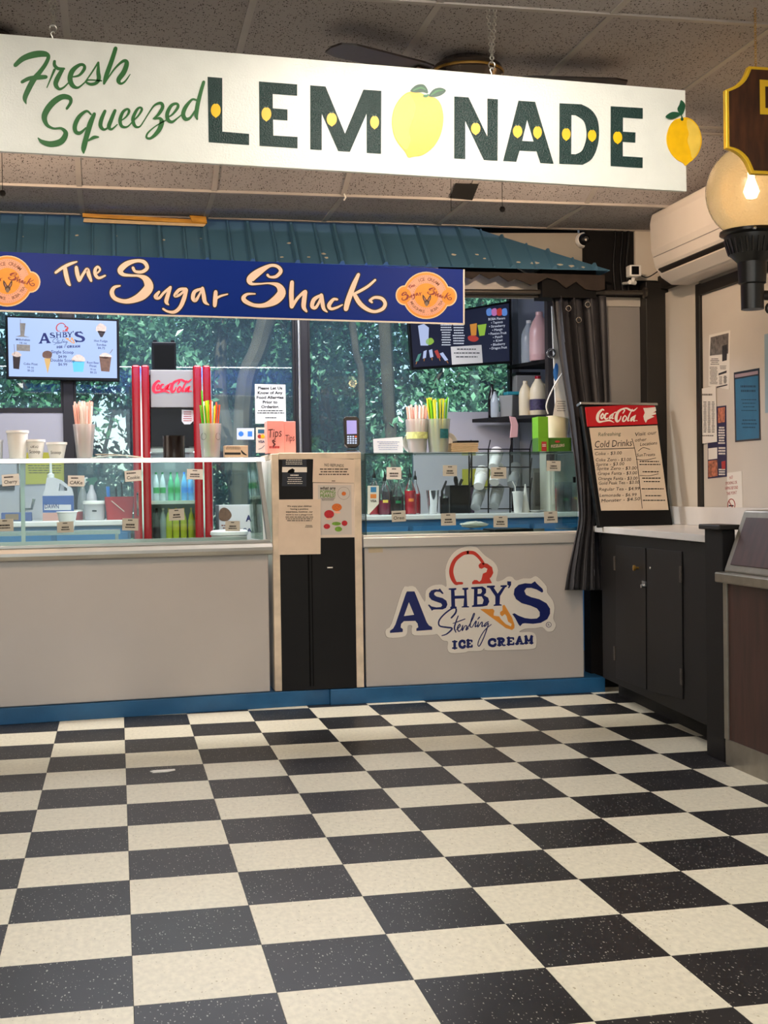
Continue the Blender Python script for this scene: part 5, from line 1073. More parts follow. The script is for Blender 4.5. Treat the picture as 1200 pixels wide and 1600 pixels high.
for cx0, cx1 in ((220.3, 222.7), (315.9, 318.3)):
    xa, xb = on_y(cx0, 700, fyf).x, on_y(cx1, 700, fyf).x; MB().box(xa, xb, fyf-.022, fyf+.02, 0, ztop+.015).build('chrome_strip', 'chrome', fg)
hx0, hx1 = on_y(235, 600, fyf).x, on_y(303, 600, fyf).x; z637 = on_y(270, 637, fyf).z; z700 = on_y(270, 698, fyf).z
hd = MB().box(hx0, hx1, fyf, fyf+.05, z637, ztop).build('header', M('brushed_steel', '98948f', .4, .4, .03, 4), fg, bevel=.004)
p = Print(PY(fyf), .002)
def Tc(x, y): return 236+(x-928.5)*(63/66), 592+(y-637)*.93+(0)
p.T = Tc
for st in COKE: p.stroke(c1(st), grow=.4)
p.build('lettering', M('coke_sign_red', 'e01030', .3, emit=.25), hd)
MB().box(hx0, hx1, fyf+.02, fyf+.03, z700, z637).build('display_panel', M('dark_glass', '101116', .2, spec=.25), fg)
tg = MB().prism([PY(fyf+.018)(x, y) for x, y in ((284, 640), (302, 641), (302, 658), (297, 663), (288, 663), (284, 658))], (0, .002, 0)).build('sticker', 'white_plastic', fg); Print(PY(fyf+.018), .001).bars(286, 643, 300, 660, 5, .4, seed=81).build('print', 'print_red', tg)
z782 = on_y(270, 783, fyf+.1).z; z843 = on_y(270, 842, fyf+.1).z
shelf_z = [z700-.012, z782, z843, z843-.30, z843-.55]
for z in shelf_z: MB().box(fx0+.035, fx1-.035, fyf+.05, fyf+.46, z-.010, z).box(fx0+.035, fx1-.035, fyf+.04, fyf+.05, z-.018, z+.004).build('shelf', 'white_plastic', fg)
MB().box(hx0, hx1, fyf+.004, fyf+.010, .1, z700).build('glass_door', 'glass', fg); xa = on_y(213.5, 700, fyf).x
MB().tube([(xa, fyf-.03, on_y(213, 770, fyf).z), (xa, fyf-.04, on_y(213, 772, fyf).z-.01), (xa, fyf-.04, on_y(213, 805, fyf).z), (xa, fyf-.03, on_y(213, 806, fyf).z)], .006, 8).build('handle', 'chrome', fg)
l = light('fridge_lamp', 'AREA', (0, -.16, z700-.03), (0, 0, 0), 3.0, 'e8f2ff', shape='RECTANGLE', size=.35, size_y=.1); l.parent = fg
def bottle(c, r, H, mat, cap, label, lab=None, group='drink bottles in the red fridge', labmat=None):
    t = thing('drink_bottle', label, 'bottle', c, group)
    MB().lathe([(r*.85, 0), (r, .006), (r, H*.55), (r*.92, H*.62), (r*.55, H*.8), (r*.32, H*.88), (r*.32, H*.94)], c, 18).build('bottle', mat, t)
    MB().lathe([(r*.36, 0), (r*.36, H*.06), (0, H*.06)], c+Vector((0, 0, H*.94)), 12).build('cap', cap, t)
    if labmat: MB().lathe([(r*1.01, 0), (r*1.01, H*.2)], c+Vector((0, 0, H*.28)), 18).build('label', labmat, t)
    return t
M('cap_green', '0f6a3a', .4); M('cap_blue', '1c5fb8', .4); M('drink_green', '5fb58a', .12, alpha=.75); M('drink_blue', '5fa3dc', .12, alpha=.8); M('drink_clear', 'cfd8de', .12, alpha=.6); M('drink_yellow', 'd8d63a', .2); M('drink_dark', '45404a', .2, alpha=.8); M('label_green', '2c8f4e', .5); M('label_blue', '3b82d6', .5); M('label_yellow', 'e8d64a', .5)
k5 = sc(fyf+.12); H1 = on_y(270, 737, fyf+.12).z-z782
BT_ = [(243, 'drink_clear', 'cap_green', 'label_green', 'clear soda bottle with green label at the left of the upper fridge shelf'), (253, 'drink_clear', 'cap_green', 'label_green', 'clear soda bottle with green label second on the upper fridge shelf'), (266, 'drink_green', 'cap_green', 'label_green', 'pale green soda bottle third on the upper fridge shelf'), (276, 'drink_green', 'cap_green', 'label_green', 'pale green soda bottle in the middle of the upper fridge shelf'), (287, 'drink_blue', 'cap_blue', 'label_blue', 'blue water bottle on the upper fridge shelf beside the green bottles'), (297, 'drink_blue', 'cap_blue', 'label_blue', 'blue water bottle at the right end of the upper fridge shelf')]
for px, mt, cp, lm2, lab in BT_: bottle(base(px, fyf+.12, z782), .019, H1*.98, mt, cp, lab, labmat=lm2)
for px, mt, cp, lm2, lab in ((243, 'drink_dark', 'black_plastic', None, 'dark drink bottle at the left of the lower fridge shelf'), (253, 'drink_clear', 'white_plastic', None, 'clear bottle beside the dark bottle on the lower fridge shelf'), (262, 'drink_yellow', 'label_yellow', None, 'yellow drink bottle first on the lower fridge shelf'), (273, 'drink_yellow', 'label_yellow', 'label_yellow', 'yellow drink bottle second on the lower fridge shelf'), (285, 'drink_yellow', 'lemon_small', 'label_yellow', 'yellow drink bottle third on the lower fridge shelf'), (297, 'drink_yellow', 'lemon_small', 'label_yellow', 'yellow drink bottle at the right of the lower fridge shelf')):
    bottle(base(px, fyf+.12, z843), .021, (z782-z843)*.82, mt, cp, lab, labmat=lm2)
c = Vector((on_y(256, 560, fyf+.2).x, fyf+.22, ztop+.002)); zt = on_y(256, 536, fyf+.2).z
t = thing('black_speaker', 'black box speaker standing on the red drinks fridge', 'speaker', c); MB().box(c.x-.075, c.x+.075, c.y-.08, c.y+.08, c.z, zt).build('box', 'black_plastic', t, bevel=.006); MB().box(c.x-.062, c.x+.062, c.y-.084, c.y-.08, c.z+.02, zt-.02).build('grille', 'black_matte', t)
for s_ in (-1, 1): MB().box(c.x+s_*.055-.012, c.x+s_*.055+.012, c.y-.07, c.y-.05, zt, zt+.012).build('clip', 'black_plastic', t)

# menu screens
def tv(quad, Y, label, th=.05):
    kq = PY(Y); t = thing('menu_screen', label, 'screen', kq(*quad[3]))
    MB().prism([kq(*q) for q in quad], (0, th, 0)).build('case', 'black_plastic', t, bevel=.004); return t, kq
YT = 5.60
t, kq = tv([(8, 493), (186, 499), (187, 596), (10, 592)], YT, 'left menu screen showing the ice cream logo and sundaes on pale blue')
m_ = M('screen_blue', 'b0c9fb', .4, emit=.85)
Print(kq, .002).quad((12, 496), (182, 502), (183, 591), (14, 588)).build('screen', m_, t)
MB().box(kq(40, 500).x, kq(130, 500).x, YT+.05, WY-.04, 2.0, 2.1).build('mount', 'black_plastic', t)
logo(kq, t, lambda x, y: (60+(x-608)*.29, 503+(y-858)*.26+(x-608)*.006), .0026, False)
for grp in ((('Single Scoop', 80, 552, 115, 5), ('$4.99', 91, 559, 104, 4.5), ('Double Scoop', 79, 565, 117, 5), ('$6.99', 91, 571, 105, 4.5)), (('Hot Fudge', 147, 534, 168, 3.6), ('Sundae', 151, 540, 166, 3.6), ('$6.75', 153, 545, 164, 3.4)), (('Coke Float', 37, 570, 59, 3.6), ('16 oz', 43, 575, 53, 3.2), ('$6.25', 43, 580, 53, 3.2)), (('Root Beer', 136, 568, 155, 3.6), ('Float', 140, 573, 151, 3.6), ('16 oz', 141, 578, 150, 3.2), ('$6.25', 141, 583, 151, 3.2)), (('Milkshakes', 25, 532, 47, 3.4), ('16 oz', 31, 537, 42, 3.2))):
    p = Print(kq, .0028)
    for q_ in grp: p.text(*q_, q_[2]+.8, bold=.012)
    p.build('menu_text', 'logo_navy', t)
M('pic_brown', '6a4a38', .6, 0, .3, 60); M('pic_dark', '2a1a18', .6, 0, .3, 60); M('pic_cone', 'c9a25e', .6); M('pic_cream', 'd6bfae', .6, 0, .15, 80); M('pic_grey', '8b8378', .6, 0, .2, 60); M('pic_cup_blue', '58b4ea', .6)
def pic(mat, *loops): Print(kq, .0028).fill(*loops).build('picture', mat, t)
pic('pic_grey', [(31,505),(40,505),(38,525),(47,527),(24,526),(32,524)]); pic('pic_grey', [(26,538),(47,539),(47,549),(26,548)]); pic('pic_dark', [(20,556),(32,557),(30,577),(21,576)]); pic('pic_cream', smooth([(18,554),(26,549),(34,555),(26,558)], 3, True))
pic('pic_brown', smooth([(67,558),(67,551),(74,548),(81,551),(80,559),(74,560)], 3, True)); pic('pic_cone', [(69,560),(80,560),(74.5,584)]); pic('pic_cup_blue', [(113,564),(132,565),(130,581),(115,581)]); pic('pic_cream', smooth([(113,564),(115,557),(123,554),(131,558),(132,565)], 3, True)); pic('pic_cream', smooth([(150,512),(157,505),(166,511),(164,518),(152,518)], 3, True)); pic('pic_dark', [(152,517),(165,518),(160,527),(157,527)]); pic('pic_brown', [(155,557),(174,558),(171,581),(158,580)]); pic('pic_cream', smooth([(155,557),(164,551),(175,557),(165,560)], 3, True)); Print(kq, .003).stroke([(172,552,.8),(176,546,.8)]).stroke([(32,505,.6),(32,499,.6)]).stroke([(23,554,.6),(22,538,.6)]).build('picture', 'pic_brown', t)
YT2 = 5.52
t, kq = tv([(637, 497), (798, 470), (799, 567), (643, 578)], YT2, 'right menu screen of boba flavours on dark navy', .05)
MB().box(kq(700, 520).x, kq(760, 520).x, YT2+.05, WY-.02, 2.1, 2.2).build('mount', 'black_plastic', t)
Print(kq, .002).quad((641, 499), (795, 474), (796, 564), (646, 574)).build('screen', M('screen_navy', '1c2446', .3, emit=.35), t)
p = Print(kq, .0028)
for i, s_ in enumerate(('BOBA Flavors', '• Tapioca', '• Strawberry', '• Mango', '• Passion Fruit', '• Peach', '• Kiwi', '• Blueberry', '• Dragon Fruit')):
    hw = (13, 9, 12.5, 8, 14, 7.5, 7, 11, 13.5)[i]; y = 500+5.7*i; cx = 776+i*.3; p.text(s_, cx-hw, y+.8, cx+hw, 4, y-1.2)
p.bars(688, 507, 706, 542, 9, .4, seed=91).bars(707, 507, 726, 540, 8, .4, seed=92); p.build('menu_text', M('screen_white', 'dfe6f6', .5, emit=.7), t)
M('screen_cup', 'b8c8f0', .5, emit=.7); M('screen_orange', 'f0a03c', .5, emit=.5); M('screen_lime', 'a8d84a', .5, emit=.5); M('screen_pink', 'd884c8', .5, emit=.5); M('screen_teal', '5aa89a', .5, emit=.5); M('screen_red', 'd0453a', .5, emit=.5); M('screen_sky', '6a9df0', .5, emit=.5)
pic('screen_cup', [(653,509),(662,506),(670,512),(669,540),(657,540)]); pic('screen_lime', smooth([(666,531),(674,528),(678,534),(672,539),(666,537)], 3, True))
for i, mt in enumerate(('screen_teal', 'screen_cup', 'screen_cup', 'screen_red', 'screen_cup')):
    x = 653+i*10; y = 553-[0, 5, 6.5, 5.5, 1.5][i]; sk = (i-2)*-1.6
    pic(mt, [(x-3+sk, y+1), (x+2+sk, y-1), (x+4-sk, y+11), (x-1-sk, y+12.5)]); Print(kq, .0027).stroke([(x+1.5-sk, y+12, .8), (x+2-sk*1.6, y+16, .8)]).build('picture', 'screen_orange', t)
pic('screen_orange', [(734,507),(745,505),(744,524),(736,525)]); pic('screen_lime', [(746,508),(760,506),(757,524),(749,525)]); pic('screen_red', smooth([(731,526),(740,524),(748,529),(742,534),(733,532)], 3, True))
for i, mt in enumerate(('screen_sky', 'screen_pink', 'screen_red', 'screen_sky')): pic(mt, smooth([(760+i*8, 484), (767+i*8, 482), (768+i*8, 492), (761+i*8, 493)], 3, True))
pn = sheet('paper_note', [(704, 542), (752, 539), (754, 567), (706, 570)], 'paper', 'handwritten paper note taped on the right menu screen', 'note', kq, .001, 0, .004); Print(kq, .006).bars(708, 545, 750, 563, 3, .25, seed=93).build('handwriting', 'ink', pn)
pn = sheet('allergy_notice', [(398, 600), (446, 601), (447, 662), (399, 662)], 'paper', 'white notice about food allergies taped on the window', 'notice', PY(WY+.006)); kw = PY(WY+.006)
p = Print(kw, .003)
for i, (s_, hw) in enumerate((('Please Let Us', 19), ('Know of Any', 19.5), ('Food Allergies', 21), ('Prior to', 11.5), ('Ordering.', 14))): p.text(s_, 422-hw, 608.5+i*7.3, 422+hw, 4.6, bold=.03)
p.bars(402, 641, 444, 648, 2, .4, seed=94, ragged=.1).bars(412, 652, 434, 655, 1, .5, seed=95); p.build('print', 'ink', pn)
pn = sheet('logo_card', [(370, 669), (397, 669), (397, 687), (370, 687)], 'white_card', 'small white card with two blue logos on the dark window', 'card', kw); Print(kw, .003).ell(376.5, 678, 4, 4).rect(387, 674, 394, 682).build('print', 'label_blue', pn)
pn = sheet('green_poster', [(40, 707), (100, 707), (101, 755), (40, 757)], M('olive_paper', 'b4ae3c', .7), 'yellow green paper poster on the wall behind the sink', 'poster', PY(WY-.02)); Print(PY(WY-.02), .003).bars(43, 727, 97, 742, 4, .3, seed=96, ragged=.1).build('print', 'soft_ink', pn)
pn = sheet('green_poster', [(722, 733), (772, 732), (760, 765), (722, 765)], 'olive_paper', 'yellow green paper on the wall behind the cup rack', 'poster', PY(WY-.02))
pn = sheet('wall_picture', [(-4, 757), (23, 758), (23, 766), (-4, 766)], 'pic_dark', 'small dark framed label on the wall left of the faucet', 'label', PY(WY-.02))

# ---- left back counter
def ctr(px, dy=.2): return base(px, CF+dy, CZ)
kb = sc(CF+.2)
c = ctr(33, .42); t = thing('sink_faucet', 'tall chrome sink faucet on the left back counter', 'faucet', c)
MB().lathe([(.028, 0), (.028, .01), (.02, .02), (.018, .2), (.014, .22)], c, 16).build('body', 'chrome', t)
MB().tube(smooth([tuple(c+Vector(q)) for q in ((0, 0, .2), (0, 0, .40), (0, -.03, .48), (0, -.10, .50), (0, -.16, .46), (0, -.17, .40))], 5), .012, 10).build('spout', 'chrome', t)
MB().lathe([(.016, 0), (.019, .06), (.014, .10)], c+Vector((0, -.17, .29)), 12).build('spray_head', 'steel', t)
MB().tube([c+Vector((.015, 0, .07)), c+Vector((.06, -.01, .075)), c+Vector((.075, -.01, .14))], .010, 8).build('lever', 'steel', t)
c = ctr(25, .25); t = thing('sponge_pack', 'blue and brown sponge pack lying beside the faucet', 'sponge', c)
MB().box(c.x-.095, c.x+.09, c.y-.03, c.y+.03, c.z, c.z+.055).build('pack', M('sponge_blue', '3d4f86', .6), t, bevel=.004); MB().box(c.x-.07, c.x+.01, c.y-.033, c.y-.03, c.z+.008, c.z+.045).build('label', M('sponge_brown', '7d6548', .7), t)
c = ctr(90, .22); t = thing('soap_jug', 'large white dish soap jug with blue label and pump on the back counter', 'jug', c)
w_, h_ = 43*kb, 60*kb; b_pts = [(-w_/2, 0), (w_/2, 0), (w_/2, h_*.62), (w_*.45, h_*.78), (w_*.1, h_*.98), (-w_*.12, h_*1.04), (-w_*.36, h_*1.04), (-w_*.42, h_*.78), (-w_/2, h_*.62)]
hole = [(w_*.02, h_*.72), (w_*.30, h_*.72), (w_*.30, h_*.78), (w_*.06, h_*.90)]
v, f = fill2d([b_pts, hole]); m = MB()
for y in (-.05, .05): m.add([(c.x+q.x, c.y+y, c.z+q.y) for q in v], f)
for lp in (b_pts, hole):
    n = len(lp); vv = [(c.x+x, c.y+y, c.z+z) for y in (-.05, .05) for x, z in lp]; m.add(vv, [(i, (i+1) % n, n+(i+1) % n, n+i) for i in range(n)])
M('jug_white', 'c9c6cc', .35, 0, .03, 10); m.build('jug', 'jug_white', t)
MB().box(c.x-w_*.51, c.x+w_*.51, c.y-.052, c.y-.0505, c.z+h_*.2, c.z+h_*.6).build('label', M('soap_blue', '2f4f92', .5, 0, .1, 20), t)
MB().box(c.x-w_*.515, c.x+w_*.515, c.y-.0515, c.y-.05, c.z, c.z+h_*.19).build('soap_level', M('soap_peach', 'b98a80', .4), t)
kq = PY(c.y-.052); Print(kq, .001).rect(69, 788.5, 111, 797).build('label_band', 'jug_white', t); Print(kq, .002).text('DAWN', 70, 794.5, 92, 7, bold=.02).build('print', 'logo_navy', t)
MB().lathe([(.022, 0), (.022, .02), (.009, .03), (.007, .10), (0, .101)], c+Vector((-w_*.24, 0, h_*1.04)), 14).build('pump', 'white_plastic', t)
c = ctr(120, .26); t = thing('red_can', 'small red jar beside the soap jug', 'jar', c); MB().lathe([(.03, 0), (.032, .004), (.032, .05), (.028, .054)], c, 16).build('jar', M('dull_red', '9c3a40', .4), t); MB().lathe([(.03, 0), (.03, .012), (0, .012)], c+Vector((0, 0, .054)), 16).build('lid', 'white_plastic', t)
for px, dy, lab, mt in ((142, .34, 'white spray bottle with green trigger behind the grey tub', 'jug_white'), (128, .38, 'pale clear spray bottle behind the soap jug', 'clear_plastic')):
    c = ctr(px, dy); t = thing('spray_bottle', lab, 'spray bottle', c)
    MB().lathe([(.034, 0), (.036, .005), (.036, .10), (.03, .16), (.014, .20), (.013, .225)], c, 16).build('bottle', mt, t)
    MB().prism([c+Vector(q) for q in ((-.035, -.012, .262), (.03, -.012, .275), (.04, -.012, .255), (.018, -.012, .235), (.018, -.012, .222), (-.018, -.012, .222), (-.012, -.012, .245), (-.035, -.012, .25))], (0, .024, 0)).build('trigger_head', M('trigger_green', '356a55', .4) if px == 142 else 'white_plastic', t)
c = ctr(146, .16); t = thing('round_tub', 'grey round tub with white lid on the back counter', 'tub', c); MB().lathe([(.058, 0), (.062, .004), (.066, .10)], c, 24).build('tub', M('tub_grey', 'b5b4b8', .4), t); MB().lathe([(.071, 0), (.071, .016), (.066, .022), (0, .022)], c+Vector((0, 0, .10)), 24).build('lid', 'white_plastic', t); Print(PY(c.y-.07), .001).rect(144, 797, 151, 799.5).build('print', 'ink', t)
c = ctr(185, .18); t = thing('red_basket', 'red plastic basket holding tools on the back counter', 'basket', c); M('basket_red', 'a8161e', .35)
q0 = [(-.085, -.06), (.085, -.06), (.085, .06), (-.085, .06)]; m = MB(); H_ = .145
for i in range(4):
    a, b_ = Vector((*q0[i], 0)), Vector((*q0[(i+1) % 4], 0)); m.prism([c+a*.92, c+b_*.92, c+b_*1.08+Vector((0, 0, H_)), c+a*1.08+Vector((0, 0, H_))], Vector((0, 0, 0))+((a+b_)*-.03))
m.box(c.x-.08, c.x+.08, c.y-.055, c.y+.055, c.z, c.z+.004); m.build('basket', 'basket_red', t); MB().tube([c+Vector((-.05, -.066, .12)), c+Vector((.03, -.062, .05))], .003, 6).build('cord', 'pic_cream', t)
for dx, h2, mt, lab in ((-.06, .21, 'label_blue', 'blue handled brush standing in the red basket'), (-.01, .20, 'black_plastic', 'short black tool in the red basket near the brush'), (.025, .235, 'black_plastic', 'tall thin black tool in the red basket')):
    o = MB().tube([c+Vector((dx, .01, .006)), c+Vector((dx-.01, .012, h2))], [.007, .012] if dx < -.05 else [.005, .006], 8).build('cleaning_tool', mt, None); tag(o, lab, 'tool')
# paper cone and carton near the left case interior
c = base(105, 4.75, .905); 
t = thing('crate_stand', 'low grey worktop inside the stand behind the left case', 'shelf', (.0, 4.75, 0)); MB().box(-.9, .0, 4.68, 4.84, .86, .885).build('top', 'steel', t); 
for x in (-.88, -.03): MB().box(x, x+.02, 4.70, 4.82, 0, .86).build('leg', 'steel', t)
k4 = sc(4.75); c = base(103, 4.75, .8855); o = MB().lathe([(.035, 0), (.037, .003), (.058, .105), (.062, .107), (.06, .112), (.055, .108), (.034, .01), (0, .01)], c, 24).build('paper_cup', 'styrofoam', None, c); tag(o, 'bright white paper cup low inside the left case', 'cup')
c = base(372, 5.2, .80); t = thing('cone_carton', 'white printed carton of cones right of the red fridge', 'carton', (c.x, 5.25, 0))
x0, x1 = on_y(342, 800, 5.15).x, on_y(412, 800, 5.15).x; zt = on_y(372, 789, 5.15).z
MB().box(x0, x1, 5.15, 5.45, 0, zt).build('carton', M('carton_white', 'd3cfd2', .6), t, bevel=.003); kq = PY(5.15)
Print(kq, .001).fill(smooth([(343,812),(343,798),(350,793),(358,797),(362,806),(355,814)], 3, True)).build('picture', 'pic_brown', t); Print(kq, .0012).text('A', 384, 814.5, 393, 10, bold=.04).text('S', 393, 806, 397, 6, bold=.03).text('SAI', 380, 832, 396, 7, bold=.02).build('print', 'logo_navy', t); Print(kq, .0012).bars(345, 820, 372, 828, 2, .5, seed=97).build('print', 'badge_brown', t)
c = base(356, 4.9, .0); t = thing('white_bin', 'white bin with lid between the red fridge and the carton', 'bin', (c.x, 4.9, 0)); zt = on_y(356, 828, 4.9).z; MB().lathe([(.09, 0), (.11, zt-.03)], (c.x, 4.9, 0), 24).build('bin', 'white_plastic', t); MB().lathe([(.116, zt-.03), (.116, zt-.01), (.10, zt), (0, zt+.003)], (c.x, 4.9, 0), 24).build('lid', 'white_plastic', t)

# ---- right back counter
glassmat('bottle_glass', 'f8fafa', .03, 'f4f6f8', .8, .03)
def syrup(px, w_, top, sh, mat, dy, label, lab=None, cap='black_plastic', fillh=.6):
    c = ctr(px, dy); k = sc(c.y); r = w_*k/2; z = lambda py: on_y(px, py, c.y).z-CZ; H_ = z(top); S_ = z(sh)
    t = thing('syrup_bottle', label, 'bottle', c, 'syrup bottles on the back counter')
    MB().lathe([(r*.95, 0), (r, .005), (r, S_*.86), (r*.9, S_), (r*.42, S_+(H_-S_)*.5), (r*.28, S_+(H_-S_)*.6), (r*.28, H_*.93)], c, 20).build('glass', 'bottle_glass', t)
    MB().lathe([(r*.93, .004), (r*.96, .008), (r*.96, S_*fillh), (0, S_*fillh)], c, 20).build('syrup', mat, t)
    MB().lathe([(r*.34, 0), (r*.3, .02), (r*.14, .03), (r*.10, .06), (0, .061)], c+Vector((0, 0, H_*.92)), 12).build('pourer', cap, t)
    if lab: 
        n = 9; m = MB(); v = []
        for zz in (S_*.52, S_*.64):
            for i in range(n): a = -math.pi/2-.2+(.9*(i/(n-1)-.35)); v.append(c+Vector((r*1.01*math.cos(a), r*1.01*math.sin(a), zz)))
        m.add(v, [(i, i+1, n+i+1, n+i) for i in range(n-1)]); m.build('label', lab, t)
    return t
M('syrup_red', 'd01030', .15); M('syrup_magenta', '98184c', .15); M('syrup_black', '140a0c', .15); M('syrup_purple', '2c1030', .15); M('label_orange', 'e07a2c', .5)
syrup(584, 17, 742, 765, 'syrup_red', .22, 'red syrup bottle at the left end behind the payment card', None, fillh=.8)
syrup(600, 18, 747, 768, 'syrup_magenta', .16, 'magenta syrup bottle with yellow label', 'lemon_light', fillh=.62)
syrup(604, 17, 741, 762, 'syrup_purple', .34, 'dark purple syrup bottle in the rear row', None, fillh=.85)
syrup(620, 19, 745, 770, 'syrup_black', .16, 'black syrup bottle with green label', 'cap_green', fillh=.82)
syrup(625, 17, 741, 762, 'drink_clear', .34, 'clear syrup bottle in the rear row', None, fillh=.4)
syrup(640, 18, 741, 765, 'syrup_red', .16, 'bright red syrup bottle with orange label', 'label_orange', fillh=.95)
syrup(648, 16, 745, 770, 'syrup_red', .34, 'red syrup bottle at the right end of the rear row', None, fillh=.95)
kq = PY(CF+.08); c = ctr(581, .08); t = thing('payment_logo_card', 'tan card of payment logos standing before the syrup bottles', 'card', c)
MB().prism([kq(574.5, 759), kq(592, 759), kq(592, 787), kq(577, 803), kq(574.5, 804)], (0, .002, 0)).build('card', 'paper_tan', t); Print(kq, .001).rect(579, 761, 588, 769).build('print', 'print_blue', t); Print(kq, .001).rect(578.5, 772, 588, 778.5).build('print', 'label_orange', t); Print(kq, .001).text('VISA', 578.5, 784.5, 588.5, 3.6, bold=.03).build('print', 'ink', t)
c = ctr(675, .16); k = sc(c.y); t = thing('steel_shaker', 'tall steel milkshake cup on the right back counter', 'cup', c); MB().lathe([(.028, 0), (.030, .003), (.042, .155), (.044, .158), (.040, .156), (.028, .01), (0, .01)], c, 24).build('cup', 'chrome', t)
o = MB().tube([c+Vector((.062, .0, .0)), c+Vector((.065, 0, .15)), c+Vector((.09, 0, .205)), c+Vector((.095, 0, .22))], [.008, .008, .008, .006], 8).build('black_spoon', 'black_plastic', None); tag(o, 'black long handled scoop standing beside the steel milkshake cup', 'scoop')
c = ctr(693, .18); t = thing('black_canister', 'small black canister with grey lid beside the milkshake cup', 'canister', c); MB().lathe([(.028, 0), (.03, .004), (.03, .105)], c, 18).build('canister', 'black_plastic', t); MB().lathe([(.032, 0), (.032, .012), (.008, .016), (.008, .03), (0, .032)], c+Vector((0, 0, .105)), 18).build('lid', 'steel', t)
c = ctr(717, .30); t = thing('black_box', 'black square utensil box behind the right case', 'box', c); MB().box(c.x-.085, c.x+.085, c.y-.07, c.y+.07, c.z, c.z+.19).build('box', 'black_plastic', t, bevel=.004); MB().box(c.x+.06, c.x+.08, c.y-.072, c.y-.07, c.z, c.z+.18).build('stripe', M('purple_strip', '3a2440', .4), t)
o = MB().tube([c+Vector((-.02, 0, .19)), c+Vector((-.025, 0, .225)), c+Vector((-.03, -.01, .245))], [.012, .016, .012], 8).tube([c+Vector((0, 0, .19)), c+Vector((.02, 0, .23))], .01, 8).build('spoon_handles', 'black_plastic', None); tag(o, 'black handles poking out of the black utensil box', 'utensil')
# wire cup rack
YR = CF+.12; t = thing('cup_rack', 'black wire cup dispensing rack on the right back counter', 'rack', base(780, YR+.1, CZ)); kq = PY(YR); kr = PY(YR+.16)
vx = (733, 763, 797, 828)
for x in vx: MB().tube([kq(x, 702 if x > 735 else 712), Vector((kq(x, 800).x, YR, CZ))], .005, 6).build('wire', 'black_plastic', t)
for x in (737, 797, 828): MB().tube([kr(x, 702), Vector((kr(x, 800).x, YR+.16, CZ))], .005, 6).build('wire', 'black_plastic', t)
for y in (702, 730, 761, 795): MB().tube([kq(733, y), kq(828, y)], .004, 6).build('wire', 'black_plastic', t)
for x in vx:
    for y in (702, 730, 761): MB().tube([kq(x, y+ (14 if y > 702 else 0)), kr(x+3, y-14)], .004, 6).build('wire', 'black_plastic', t)
def cups(px, py, r, mat, n, label, Y=YR-.03):
    c = PY(Y)(px, py); ax = Vector((.36, .62, .70)).normalized(); k = sc(Y); R = r*k
    t = thing('cup_stack', label, 'cup stack', c, 'stacked cups in the wire rack')
    for i in range(n):
        s_ = i*.016; m = MB(); m.lathe([(0, .0+s_), (R*.86, s_), (R, .085+s_), (R*1.1, .087+s_), (R*1.1, .094+s_)], c, 18, ax); m.build('cup', mat, t)
cups(748, 760, 9.5, 'styrofoam', 5, 'white foam cup stack at the middle left of the wire rack'); cups(772, 754, 9, 'styrofoam', 5, 'white foam cup stack at the middle right of the wire rack'); cups(771, 730, 9, 'styrofoam', 5, 'topmost white foam cup stack in the wire rack')
cups(743, 793, 9, 'clear_plastic', 6, 'clear cup stack at the lower left of the wire rack'); cups(772, 791, 9, 'clear_plastic', 6, 'clear cup stack at the lower right of the wire rack'); cups(800, 757, 9, 'clear_plastic', 6, 'clear cup stack leaning beside the grey machine')
c = ctr(808, .06); k = sc(c.y); t = thing('foam_drink_cup', 'white foam cup with a bent straw before the grey machine', 'cup', c); MB().lathe([(.024, 0), (.026, .003), (.035, .13), (.038, .135), (.038, .142), (0, .144)], c, 20).build('cup', 'styrofoam', t); MB().tube([c+Vector((-.015, 0, .14)), c+Vector((-.018, 0, .175)), c+Vector((-.035, 0, .21))], .003, 6).build('straw', 'straw_white', t)
c = ctr(819, .10); o = MB().lathe([(.030, 0), (.004, .19), (0, .191)], c+Vector((.004, .0, 0)), 18).build('paper_cone', 'paper', None, c); tag(o, 'upright white paper cone beside the foam drink cup', 'cone')
c = ctr(837, .43); t = thing('grey_machine', 'grey countertop machine with looped chrome handle', 'appliance', c); M('machine_grey', '7a7774', .35, .3)
MB().box(c.x-.065, c.x+.07, c.y-.12, c.y+.12, c.z, c.z+.30).build('body', 'machine_grey', t, bevel=.008); MB().box(c.x-.05, c.x+.05, c.y-.124, c.y-.12, c.z+.04, c.z+.27).build('panel', M('machine_dark', '5a5856', .3, .3), t, bevel=.004)
MB().tube(smooth([tuple(c+Vector(q)) for q in ((.05, -.12, .25), (.01, -.16, .235), (-.005, -.17, .16), (.005, -.16, .08), (.05, -.12, .05))], 5), .007, 8).build('handle', 'chrome', t)
c = ctr(838, .05); o = MB().lathe([(.02, 0), (.05, .012), (.052, .015), (.018, .004), (0, .004)], c, 20).build('small_dish', 'white_plastic', None, c); tag(o, 'small white dish at the front of the grey machine', 'dish')
c = ctr(872, .18); t = thing('cream_dispenser', 'tall cream coloured cabinet dispenser beside the curtain', 'dispenser', c); x0, x1 = on_y(852, 750, c.y).x, on_y(900, 750, c.y).x; zt = on_y(870, 705, c.y).z
MB().box(x0, x1, c.y-.08, c.y+.12, CZ, zt).build('body', M('cream_paint', 'd8d6c2', .4), t, bevel=.006)
MB().box(x0+.02, x0+.07, c.y-.084, c.y-.08, CZ+.05, zt-.05).build('door', M('cream_light', 'e2dfcb', .4), t, bevel=.003); MB().box(x0+.02, x0+.1, c.y-.084, c.y-.08, zt-.035, zt-.01).build('label', 'white_card', t); MB().box(x0-.005, x0+.02, c.y-.088, c.y-.08, zt-.06, zt-.005).build('latch', 'black_plastic', t)
